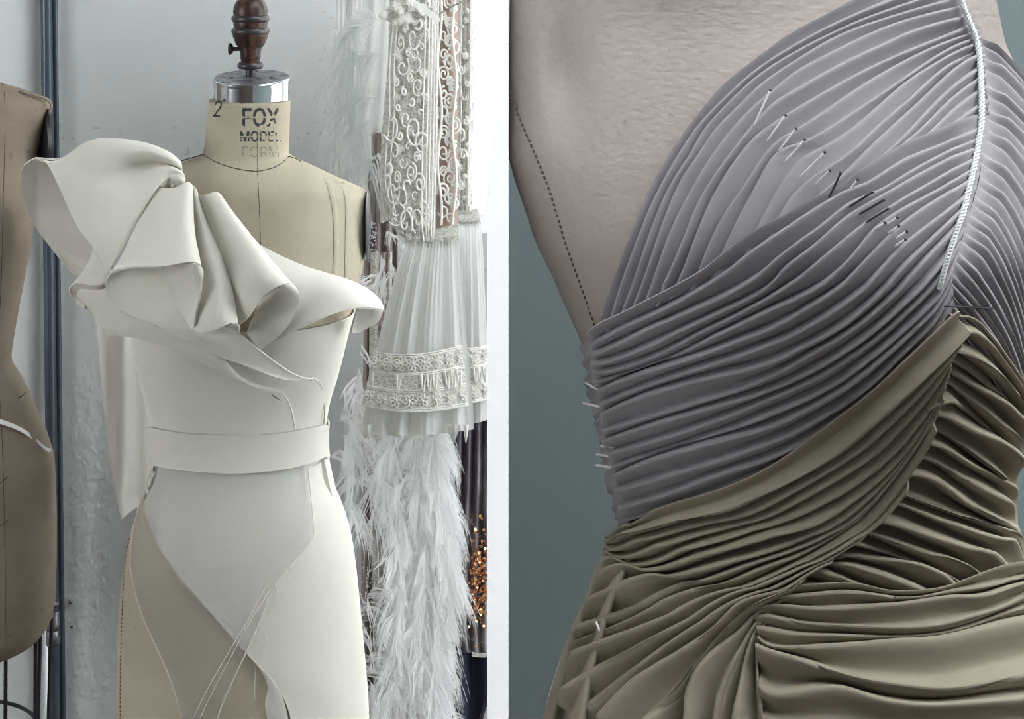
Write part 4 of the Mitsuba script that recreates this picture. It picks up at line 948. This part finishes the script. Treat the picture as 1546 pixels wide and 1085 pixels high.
    def bp(u, v):
        a_ = np.array([np.interp(u * 59, np.arange(60), bt_[:, i]) for i in (0, 1)]); b_ = np.array([np.interp(u * 59, np.arange(60), bl_[:, i]) for i in (0, 1)])
        return a_ * (1 - v) + b_ * v
    W_ = abs(B1[-1, 0] - B1[0, 0])
    m_ = max(3, int(round(W_ / 21)))
    for k in range(m_):
        for v, rr_ in ((.17, 10.5), (.83, 10.0)):
            x, y = bp((k + .5) / m_, v)
            part(bd, 'flower', flower(x, y, rr_, Y, cmf((k + .5) / m_) + .25, 8 if v < .5 else 6, k * .7), 'lace_cord')
            part(bd, 'crystal', beads([(x, y)], 0.0022, Y, cmf((k + .5) / m_) + .45), 'bead_silver')
    for k in range(max(2, m_ // 2)):
        u0 = (k + .1) / max(2, m_ // 2)
        ms = []
        du = .85 / max(2, m_ // 2)
        for j in range(6):
            c = np.array([bp(u0 + du * (j / 7 + .10 * t), .52 + (.13 * (1 if j % 2 else -1)) * math.sin(np.pi * t * .9) * 1.2) for t in np.linspace(0, 1.6, 9)])
            ms.append(tube(at(c[:, 0], c[:, 1], Y - (cmf(u0) + .25) / 100), np.array([.0004, .0012, .0018, .002, .0021, .002, .0016, .001, .0004]) * .9, 5))
        c = np.array([bp(u0 + du * t, .5 + .08 * math.sin(t * 6.28)) for t in np.linspace(0, 1.1, 24)])
        ms.append(tube(at(c[:, 0], c[:, 1], Y - (cmf(u0) + .2) / 100), .0011, 5))
        part(bd, 'sprig', cat_(ms), 'lace_cord')
    for v in (0.0, .035, .34, .37, .64, .67, .97, 1.0):
        c = np.array([bp(u, v) for u in np.linspace(0, 1, 60)])
        part(bd, 'stitched_row', tube(at(c[:, 0], c[:, 1], Y - (cmf(np.linspace(0, 1, 60)) + .12) / 100), .0009, 5), 'lace_cord')
    c = [tuple(bp(u, 1.02)) for u in np.linspace(0, 1, int(W_ * .9))]
    part(bd, 'bead_row', beads(c, .0009, Y, cmf(np.linspace(0, 1, len(c))) + .2), 'bead_silver', kind='stuff')
    return g


PN = [[(590, -30, 0), (625, -30, 0), (664, -30, 0)], [(588, 30, 0), (625, 30, 0), (663, 30, 0)], [(586, 90, 0), (625, 90, 0), (662, 90, 0)], [(581, 150, 0), (620, 150, 0), (661, 150, 0)], [(576, 220, 0), (618, 220, 0), (660, 220, 0)],
      [(577, 280, 0), (618, 284, 0), (658, 284, 0)], [(584, 325, 0), (618, 338, 0), (656, 340, 0)], [(603, 352, 0), (626, 366, 0), (655, 372, 0)]]
lace_gown('white lace bodice gown with pleated tulle skirt and lace border, nearest the dress form', 0, 0, YH, 11, PN, [[(612, 345, 0), (650, 346, 0), (692, 336, 0)], [(612, 368, 0), (650, 373, 0), (693, 366, 0)]],
          ([(612, 366), (570, 520), (545, 655)], [(692, 362), (704, 500), (716, 648)], 7), ([(566, 531), (585, 534), (625, 535), (670, 528), (698, 521)], [(546, 610), (570, 615), (615, 620), (665, 617), (707, 611)]), 655)
PN2 = [[(692, -30, 0), (702, -30, 0), (718, -30, 0)], [(692, 60, 0), (702, 60, 0), (717, 60, 0)], [(692, 140, 0), (702, 140, 0), (716, 140, 0)], [(691, 210, 0), (702, 210, 0), (714, 210, 0)], [(689, 270, 0), (700, 270, 0), (712, 270, 0)], [(688, 316, 0), (700, 318, 0), (714, 318, 0)]]
lace_gown('white lace gown hanging behind, half hidden against the bright window', 0, 0, YH + 0.09, 12, PN2, [[(686, 316, 0), (704, 318, 0), (721, 314, 0)], [(686, 338, 0), (706, 341, 0), (726, 338, 0)]],
          ([(688, 338), (684, 500), (676, 636)], [(727, 338), (734, 480), (741, 632)], 4), ([(684, 524), (700, 526), (722, 524), (737, 520)], [(680, 604), (700, 607), (722, 605), (740, 600)]), 640)
# ---- nude lace side panel between them belongs to the first gown's open back
lg = 'lace_gown'
part(lg, 'nude_panel', cloth_px([[(662, -30, 0), (676, -30, 0), (692, -30, 0)], [(661, 100, 0), (676, 100, 0), (692, 100, 0)], [(660, 250, 0), (675, 250, 0), (692, 250, 0)], [(658, 345, 0), (673, 345, 0), (692, 340, 0)]], 16, 40, YH + 0.02, 0.001, lambda u, s: 0.006 * np.sin(np.pi * u)), 'nude_lining', label='nude lining showing between the lace panels')
r_ = np.random.default_rng(5)
for k in range(34):
    y = 4 + k * 9.8
    part(lg, 'edge_scroll', spiral(678 + 9 * math.sin(k * 2.1), y, 5 + 5 * r_.random(), 1.1 + r_.random(), r_.random() * 6, YH + 0.02, 1.2, 1.3 + r_.random(), flip=1 if k % 2 else -1, sq=1.4), 'lace_cord')
for x0, a_ in ((664, 0), (686, 2)):
    c = np.array([(x0 + 3 * math.sin(t * 15 + a_), -20 + t * 360) for t in np.linspace(0, 1, 60)])
    part(lg, 'edge_cord', tube(at(c[:, 0], c[:, 1], YH + 0.005), .0022, 6), 'lace_cord')
# ruffled lace neck edge at the top of the picture
nk = [[(572, 22, 3), (590, 8, 4), (610, -6, 3)], [(576, 28, 4), (598, 14, 5), (622, -2, 4)], [(590, 34, 3), (612, 22, 4), (636, 6, 4)], [(600, 40, 2), (626, 30, 3), (655, 12, 3)]]
nkp = part(lg, 'neck_ruffle', cloth_px(nk, 30, 20, YH, .0015, lambda u, s: .006 * np.sin(u * 14 + s * 5)), 'lace_white')
for k in range(14):
    part(nkp, 'flower', flower(578 + 80 * r_.random(), 2 + 36 * r_.random(), 5, YH, 5.5, 6, k), 'lace_cord')
c = np.array([(700, 2), (690, 6), (675, 14), (662, 22)]); c = resample(c, 20)
part(nkp, 'loop', tube(at(c[:, 0], c[:, 1], YH - .04), .0012, 6), 'bead_silver')
c = resample([(624, 4), (640, 14), (656, 26), (662, 34)], 20)
part(lg, 'ribbon_tie', sheet(np.stack([at(c[:, 0] + d, c[:, 1] - d, YH - .05) for d in (-3.5, 0, 3.5)], 1), .001), 'lace_cord')
# torn tulle tails under the hem
for x0, w, l in ((552, 26, 10), (600, 40, 8), (650, 30, 8), (684, 22, 14), (703, 10, 16)):
    tri = [[(x0 - w / 2, 640, 3), (x0, 641, 4), (x0 + w / 2, 640, 3)], [(x0 - w / 3, 650, 3), (x0, 652, 4), (x0 + w / 2.4, 650, 3)], [(x0 - w / 9, 650 + l, 3), (x0, 652 + l, 3), (x0 + w / 7, 650 + l, 3)]]
    part(lg, 'tulle_tail', cloth_px(tri, 14, 14, YH, 0, lambda u, s: .003 * np.sin(u * 12)), 'tulle')

# ---------------------------------------------------------------- the feather gown behind
YF = 2.97


def plume(parent, pts, Y, n, length, seed, droop=1.0, w=1.5, cm=0.0, spread=1.0, bs='feather'):
    """An ostrich plume: a quill along pts (pixels) with long soft barbs that curl down on both sides."""
    r = np.random.default_rng(seed)
    q = resample(np.array(pts, float), 40)
    k = F / Y
    vs, fs = [], []
    tang = np.gradient(q, axis=0); tang /= np.linalg.norm(tang, axis=1, keepdims=True)
    o = 0
    per = 7
    for i in range(n):
        if i % per == 0:                                   # barbs hang together in locks
            f0 = r.random() ** 0.8
            side = 1 if (i // per) % 2 else -1
            al, be, ga, wo, le, dz = 0.5 + 0.8 * r.random(), 0.35 + 0.8 * r.random(), 0.35 + 0.75 * r.random(), (r.random() - .5) * .5, 0.6 + 0.6 * r.random(), r.random() - 0.3
        f = min(1, max(0, f0 + 0.05 * r.standard_normal()))
        j = min(38, int(f * 39))
        p, t = q[j], tang[j]
        nn = np.array([-t[1], t[0]]) * side
        L = length * (le + 0.15 * r.standard_normal()) * (1 - 0.35 * f)
        d = t * al + nn * (be + 0.16 * r.standard_normal()) * spread
        d /= np.linalg.norm(d)
        m = 9
        s = np.linspace(0, 1, m)
        wob = wo + (r.random() - .5) * 0.25
        x = p[0] + L * (d[0] * (s - 0.25 * s ** 2.5) + wob * s ** 2 * .5)
        y = p[1] + L * (d[1] * (s - 0.3 * s ** 2) + droop * (ga + 0.12 * r.standard_normal()) * s ** 2)
        dep = (dz + 0.15 * r.random()) * 0.05 * s + cm / 100 + 0.008 * r.random()
        c = at(x, y, Y - dep)
        wd = w * (0.6 + 0.8 * r.random()) / k * (1 - s * 0.75) * np.where(s < .1, .7, 1)
        e = np.gradient(c, axis=0); e /= np.linalg.norm(e, axis=1, keepdims=True)
        tw = r.random() * 1.2 - .6
        sd = np.cross(e, [0.2 * tw, -1, tw]); sd /= np.linalg.norm(sd, axis=1, keepdims=True) + 1e-9
        vs.append(np.stack([c - sd * wd[:, None] / 2, c + sd * wd[:, None] / 2], 1).reshape(-1, 3))
        a_ = np.arange(m - 1) * 2 + o
        fs.append(np.vstack([np.stack([a_, a_ + 1, a_ + 3], -1), np.stack([a_, a_ + 3, a_ + 2], -1)]))
        o += 2 * m
    return part(parent, 'plume', trimesh.Trimesh(np.vstack(vs), np.vstack(fs), process=False), bs)


fg = thing('feather_gown', 'white ostrich feather gown hanging behind the lace gowns, beaded strings down its front', 'gown')
part(fg, 'organza_sleeve', cloth_px([[(508, -40, 0), (522, -40, 0), (548, -40, 0)], [(507, 60, 0), (520, 60, 0), (545, 60, 0)], [(504, 150, 0), (516, 150, 0), (540, 150, 0)], [(500, 215, 0), (512, 218, 0), (528, 215, 0)], [(498, 262, 0), (508, 266, 0), (522, 262, 0)]], 40, 60, YF, 0,
     lambda u, s: .01 * np.sin(u * 9 + s) + .004 * np.sin(u * 27)), 'tulle')
part(fg, 'gauze_layer', cloth_px([[(520, -40, 0), (555, -40, 0), (600, -40, 0)], [(515, 120, 0), (550, 120, 0), (596, 120, 0)], [(505, 250, 0), (545, 262, 0), (592, 250, 0)], [(535, 330, 0), (560, 340, 0), (590, 330, 0)]], 40, 60, YF + .03, 0, lambda u, s: .012 * np.sin(u * 14 + 2 * s)), 'tulle')
body_cols = [[(552, 200, 0), (570, 200, 0), (600, 200, 0)], [(550, 400, 0), (568, 400, 0), (600, 400, 0)], [(548, 620, 0), (565, 620, 0), (600, 620, 0)], [(546, 850, 0), (565, 850, 0), (602, 850, 0)], [(545, 1120, 0), (565, 1120, 0), (605, 1120, 0)]]
part(fg, 'beaded_net', cloth_px(body_cols, 60, 90, YF + .04, .001, lambda u, s: .008 * np.sin(u * 19)), 'mauve_lining', label='dusky net front of the feather gown')
for x0, x1, bs in ((560, 574, 'lace_white'), (576, 584, 'nude_lining'), (586, 592, 'lace_white')):
    part(fg, 'gown_strip', cloth_px([[(x0, 380, 0), (x0 / 2 + x1 / 2, 380, 0), (x1, 380, 0)], [(x0 - 2, 650, 0), (x0 / 2 + x1 / 2, 650, 0), (x1 - 1, 650, 0)], [(x0 + 2, 880, 0), (x0 / 2 + x1 / 2, 880, 0), (x1 + 3, 880, 0)], [(x0 + 4, 1100, 0), (x0 / 2 + x1 / 2 + 4, 1100, 0), (x1 + 5, 1100, 0)]], 10, 40, YF + .025, .001, lambda u, s: .006 * np.sin(np.pi * u)), bs if bs != 'nude_lining' else 'mauve_lining')
for pts in ([(570, 660), (578, 690), (588, 720), (594, 745)], [(594, 655), (595, 690), (595, 740), (593, 800), (590, 850)], [(552, 790), (550, 760), (556, 740), (566, 756)], [(562, 758), (580, 762), (594, 770)], [(560, 792), (576, 790), (592, 800)]):
    c = resample(pts, 40)
    part(fg, 'bead_string', beads(c[:, :2], .0022, YF - .005, 0.5), 'bead_silver', kind='stuff')
r_ = np.random.default_rng(21)
part(fg, 'bead_cluster', beads(np.stack([556 + 12 * r_.standard_normal(160) * .6, 335 + 60 * r_.random(160)], -1), .0014, YF - .01, .5), 'bead_silver', kind='stuff')
part(fg, 'bead_cluster', beads(np.stack([558 + 9 * r_.standard_normal(120), 905 + 26 * r_.standard_normal(120)], -1), .0018, YF - .01, .5), 'bead_silver', kind='stuff')
part(fg, 'bead_cluster', beads(np.stack([592 + 3 * r_.standard_normal(70), 700 + 130 * r_.random(70)], -1), .0016, YF - .01, .9), 'bead_silver', kind='stuff')
# quills: the boa down the right, then the sprays on the left
core = [[(600, 630, 0), (634, 630, 3), (664, 630, 0)], [(602, 740, 0), (634, 740, 3), (668, 740, 0)], [(606, 850, 0), (640, 850, 3), (676, 850, 0)], [(592, 960, 0), (630, 960, 3), (668, 960, 0)], [(588, 1120, 0), (628, 1120, 3), (662, 1120, 0)]]
part(fg, 'boa_core', cloth_px(core, 20, 40, YF, .004, lambda u, s: .01 * np.sin(np.pi * u)), 'down')
sd = 100
for y in range(632, 1120, 20):
    for x0, x1, dy in ((628, 590, 34), (636, 664, 30), (632, 640, 48), (646, 674, 30)):
        sd += 1
        jx = r_.normal() * 5
        off = 8 * math.sin(y / 60.0)
        plume(fg, [(x0 + jx + off, y), (x0 * .55 + x1 * .45 + jx + off, y + dy * .1 - 8), (x1 + jx + off, y + dy)], YF, 100, 48, sd, 1.1, 1.5, 2.0 + 1.5 * r_.random())
for pts, n, L in [([(545, 40), (525, 60), (512, 110)], 90, 70), ([(572, 30), (545, 34), (520, 70)], 90, 60), ([(575, 80), (545, 90), (520, 140)], 110, 70), ([(575, 130), (548, 140), (522, 190)], 110, 70), ([(575, 170), (552, 190), (530, 235)], 100, 60), ([(560, 205), (540, 225), (525, 262)], 80, 50),
                  ([(578, 140), (562, 148), (545, 166)], 40, 40), ([(578, 220), (566, 240), (560, 270)], 50, 50), ([(580, 340), (590, 356), (612, 372)], 40, 30), ([(575, 385), (582, 400), (572, 430)], 50, 46), ([(576, 372), (588, 392), (588, 420)], 20, 46), ([(572, 410), (560, 425), (548, 445)], 50, 40),
                  ([(520, 590), (535, 610), (540, 650)], 90, 60), ([(510, 640), (525, 632), (538, 655)], 90, 50), ([(500, 650), (520, 660), (535, 690)], 100, 50), ([(498, 690), (515, 685), (535, 700)], 80, 50), ([(560, 660), (545, 690), (520, 720)], 40, 50),
                  ([(525, 735), (545, 715), (560, 722)], 60, 90), ([(560, 722), (570, 722), (590, 745)], 50, 80), ([(555, 722), (540, 730), (528, 770)], 60, 70), ([(568, 724), (566, 740), (560, 790)], 26, 90), ([(530, 730), (536, 760), (545, 800)], 40, 50),
                  ([(545, 930), (565, 885), (600, 872)], 70, 60), ([(552, 1000), (580, 965), (618, 985)], 110, 70), ([(555, 1020), (590, 1000), (630, 1020)], 110, 70), ([(548, 1000), (552, 1040), (560, 1090)], 110, 60), ([(560, 1030), (575, 1050), (600, 1100)], 110, 70), ([(600, 1040), (620, 1060), (640, 1110)], 110, 60),
                  ([(640, 1000), (662, 1040), (690, 1090)], 60, 50), ([(545, 520), (540, 560), (532, 600)], 60, 40), ([(548, 560), (545, 600), (540, 640)], 60, 40), ([(556, 900), (548, 940), (552, 980)], 40, 40)]:
    sd += 1
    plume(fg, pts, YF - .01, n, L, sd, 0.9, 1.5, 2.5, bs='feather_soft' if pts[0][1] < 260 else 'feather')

# ---------------------------------------------------------------- dark clothes at the far right
dk = thing('dark_garment', 'dark navy and dusky sequined garments hanging at the right behind the feathers', 'garment')
part(dk, 'navy_layer', cloth_px([[(650, 560, 0), (690, 560, 0), (745, 560, 0)], [(650, 800, 0), (690, 800, 0), (745, 800, 0)], [(650, 1130, 0), (690, 1130, 0), (745, 1130, 0)]], 60, 60, 3.06, .002, lambda u, s: .01 * np.sin(u * 16)), 'navy_cloth')
part(dk, 'dusky_layer', cloth_px([[(690, 620, 0), (715, 620, 0), (745, 620, 0)], [(688, 760, 0), (712, 760, 0), (745, 760, 0)], [(684, 900, 0), (712, 900, 0), (745, 900, 0)], [(694, 985, 0), (714, 985, 0), (745, 985, 0)]], 80, 60, 3.035, .002, lambda u, s: .009 * np.sin(u * 24 + 2 * s)), 'dusky_cloth')
part(dk, 'pale_hem', cloth_px([[(712, 984, 0), (728, 986, 0), (745, 985, 0)], [(712, 990, 0), (728, 992, 0), (745, 991, 0)]], 20, 8, 3.02, .002), 'lace_white')
r_ = np.random.default_rng(33)
xs = np.stack([722 + 9 * r_.standard_normal(260), 870 + 42 * r_.standard_normal(260)], -1)
base = lathe([(0.0001, 0), (1, 0), (1, .12), (0.0001, .12)], 10)
ms = []
for x, y in xs:
    m = base.copy(); m.apply_scale(0.0026); m.apply_transform(rot([1, 0, 0], 90 + 40 * r_.normal())); m.apply_transform(rot([0, 0, 1], 40 * r_.normal()))
    ms.append(moved(m, at(x, y, 3.015)))
part(dk, 'sequin', cat_(ms), 'copper_sequin', smooth=False, kind='stuff', label='copper sequins')
wc = thing('folded_cloth', 'white corner of cloth at the bottom right below the dark garments', 'cloth')
part(wc, 'cloth', cloth_px([[(748, 1045, 0), (740, 1052, 0), (728, 1085, 0)], [(755, 1050, 0), (748, 1065, 0), (735, 1095, 0)], [(765, 1060, 0), (756, 1080, 0), (748, 1110, 0)]], 14, 12, 2.96, .003), 'lace_white')
part(wc, 'blue_edge', tube(at(np.array([741, 733, 724]), np.array([1046, 1062, 1092]), 2.955), .003, 8), 'navy_cloth')
rail = thing('clothes_rail', 'steel clothes rail that carries the hanging gowns', 'clothes rail')
zr = 2.12
part(rail, 'bar', tube(np.array([[-0.55, 2.94, zr], [-0.01, 2.94, zr], [0.5, 2.94, zr]]), .014, 14), 'dull_steel')
for x in (-0.53, 0.48):
    part(rail, 'post', tube(np.array([[x, 2.94, 0.0], [x, 2.94, 1.0], [x, 2.94, zr]]), .014, 14), 'dull_steel') if x > 0 else None
# ----------------------------------------------------------------------------- second dress form at the left edge, conduit pipe
rows = [(118, -130, -20, .05, .05), (128, -190, 6, .06, .06), (140, -225, 44, .07, .07), (153, -240, 76, .075, .075), (165, -240, 77, .08, .08), (200, -226, 63, .095, .085), (240, -216, 54, .10, .085), (300, -216, 52, .11, .085),
        (360, -212, 46, .12, .085), (430, -198, 33, .115, .085), (500, -184, 20, .10, .08), (545, -178, 14, .09, .08), (575, -192, 30, .092, .085), (620, -212, 51, .10, .095), (665, -232, 70, .11, .10), (700, -240, 79, .118, .105), (800, -244, 82, .12, .11),
        (900, -243, 81, .12, .11), (935, -238, 76, .118, .108), (962, -220, 60, .11, .10), (980, -190, 24, .09, .09), (988, -140, -20, .05, .05)]
Y2 = 2.75
SB = Body(rows, Y2, n=2.3)
form3 = thing('dress_form', 'brown linen dress form cut off by the left edge, with white tape round its hips', 'dress form')
part(form3, 'body', SB.mesh(n=170, m=200), 'linen_brown')
part(form3, 'seam', px_tube(SB, [(3, 126), (7, 150), (5, 300), (2, 420), (-2, 500), (-3, 560), (2, 640), (6, 760), (8, 880), (7, 986)], .0005, .0002, 120), 'thread_dark')
part(form3, 'shoulder_edge', px_tube(SB, [(30, 137), (55, 145), (74, 153), (78, 160), (75, 170)], .0022, 0.001, 30), 'linen_brown')
pl = lathe([(0.0, -0.005), (0.046, -0.005), (0.05, 0.0), (0.046, 0.005), (0.0, 0.005)], 40)
pl.apply_transform(np.diag([1.0, 1.15, 1.0, 1.0])); pl.apply_transform(rot([0, 0, 1], 90)); pl.apply_transform(rot([0, 1, 0], 90)); pl.apply_transform(rot([0, 0, 1], 28))
part(form3, 'armhole_plate', moved(pl, at(66, 212, Y2 + .004)), 'black_metal', smooth=40, label='black armhole plate')
tp = resample([(-120, 600), (-60, 612), (0, 636), (20, 643), (42, 655), (62, 671), (76, 681)], 60)
w_ = np.linspace(-5.5, 5.5, 5)
tpP = SB.on(tp[:, None, 0] + 0 * w_, tp[:, None, 1] + w_ * np.linspace(1, .45, 60)[:, None], .0065, .985)
part(form3, 'hip_tape', sheet(tpP, .0012), 'white_board', label='white tape slanting round the hips')
part(form3, 'tape_end', moved(trimesh.creation.icosphere(2, .003), SB.on(75, 679, .006, .99)), 'white_board')
for x0, y0 in ((30, 598), (2, 726), (4, 790)):
    part(form3, 'scuff', px_tube(SB, [(x0 - 5, y0 + 4), (x0 + 2, y0), (x0 + 9, y0 - 6)], .0008, .0002, 12), 'thread_dark')
for x0, x1, Y in ((9, 8, 2.76), (54, 53, 2.73), (61, 57, 2.82), (78, 72, 2.86), (-60, -60, 2.72), (-150, -150, 2.76), (-220, -216, 2.8)):
    p = at(np.array([x0, (x0 + x1) / 2, x1]), np.array([935 if x0 == 78 else 960, 1020, 1120]), Y)
    b_ = p[-1].copy(); b_[2] = 0.28; b_[0] += 0.0
    part(form3, 'cage_rod', tube(np.vstack([p, b_]), .0032, 8), 'black_metal')
cx3 = float(SB.xc(SB.z0))
a_ = np.linspace(0, 2 * np.pi, 60)
part(form3, 'cage_ring', tube(np.stack([cx3 + .135 * np.cos(a_), Y2 + .12 * np.sin(a_), np.full(60, float(at(0, 1128, 2.7)[2]))], -1), .0032, 8, False), 'black_metal')
part(form3, 'stand_pole', moved(lathe([(.017, .02), (.017, float(SB.z0) + .01)], 24), [cx3, Y2, 0]), 'black_metal')
part(form3, 'stand_base', moved(lathe([(.22, 0), (.22, .015), (.05, .045), (.02, .06)], 40), [cx3, Y2, 0]), 'black_metal')
# conduit: a wide pipe and a thin one side by side against the corner
YC = YW - 0.03
pipe = thing('conduit_pipe', 'blue grey painted metal conduit pipe running up the wall', 'pipe')
top, bot = at(69, -60, YC), at(82, 1085, YC)
bot2 = bot.copy(); bot2[2] = 0.0; bot2[0] += (bot - top)[0] * bot[2] / (top[2] - bot[2])
top2 = top + (top - bot) * 0.15
part(pipe, 'wide_pipe', tube(np.vstack([top2, bot, bot2]), 8.6 / F * YC, 24), 'conduit_paint')
o = np.array([10.5 / F * YC, 0.012, 0])
part(pipe, 'thin_pipe', tube(np.vstack([top2 + o, bot + o, bot2 + o]), 4.2 / F * YC, 16), 'conduit_paint')
on = lambda y: top + (bot - top) * ((y + 60) / 1145)
part(pipe, 'coupling', tube(np.vstack([on(922), on(945), on(951)]), 9.6 / F * YC, 24), 'dull_steel')
part(pipe, 'coupling', tube(np.vstack([on(950), on(960), on(973)]), 10.4 / F * YC, 24), 'dull_steel')
cl = part(pipe, 'clamp', tube(np.vstack([on(906), on(910), on(914)]), 10.0 / F * YC, 24), 'dull_steel')
tab = trimesh.creation.box((0.024, 0.003, 0.014)); part(cl, 'tab', moved(tab, at(101, 906, YW - .012)), 'plaster', smooth=False)
part(cl, 'screw', moved(trimesh.creation.icosphere(2, .0035), at(107, 908, YW - .015)), 'dull_steel')
nail = solo('wall_nail', moved(lathe([(.002, 0), (.003, .002), (.001, .006)], 12), at(109, 945, YW - .004), rot([1, 0, 0], 90)), 'black_metal', 'small dark nail in the wall right of the conduit pipe', 'nail')
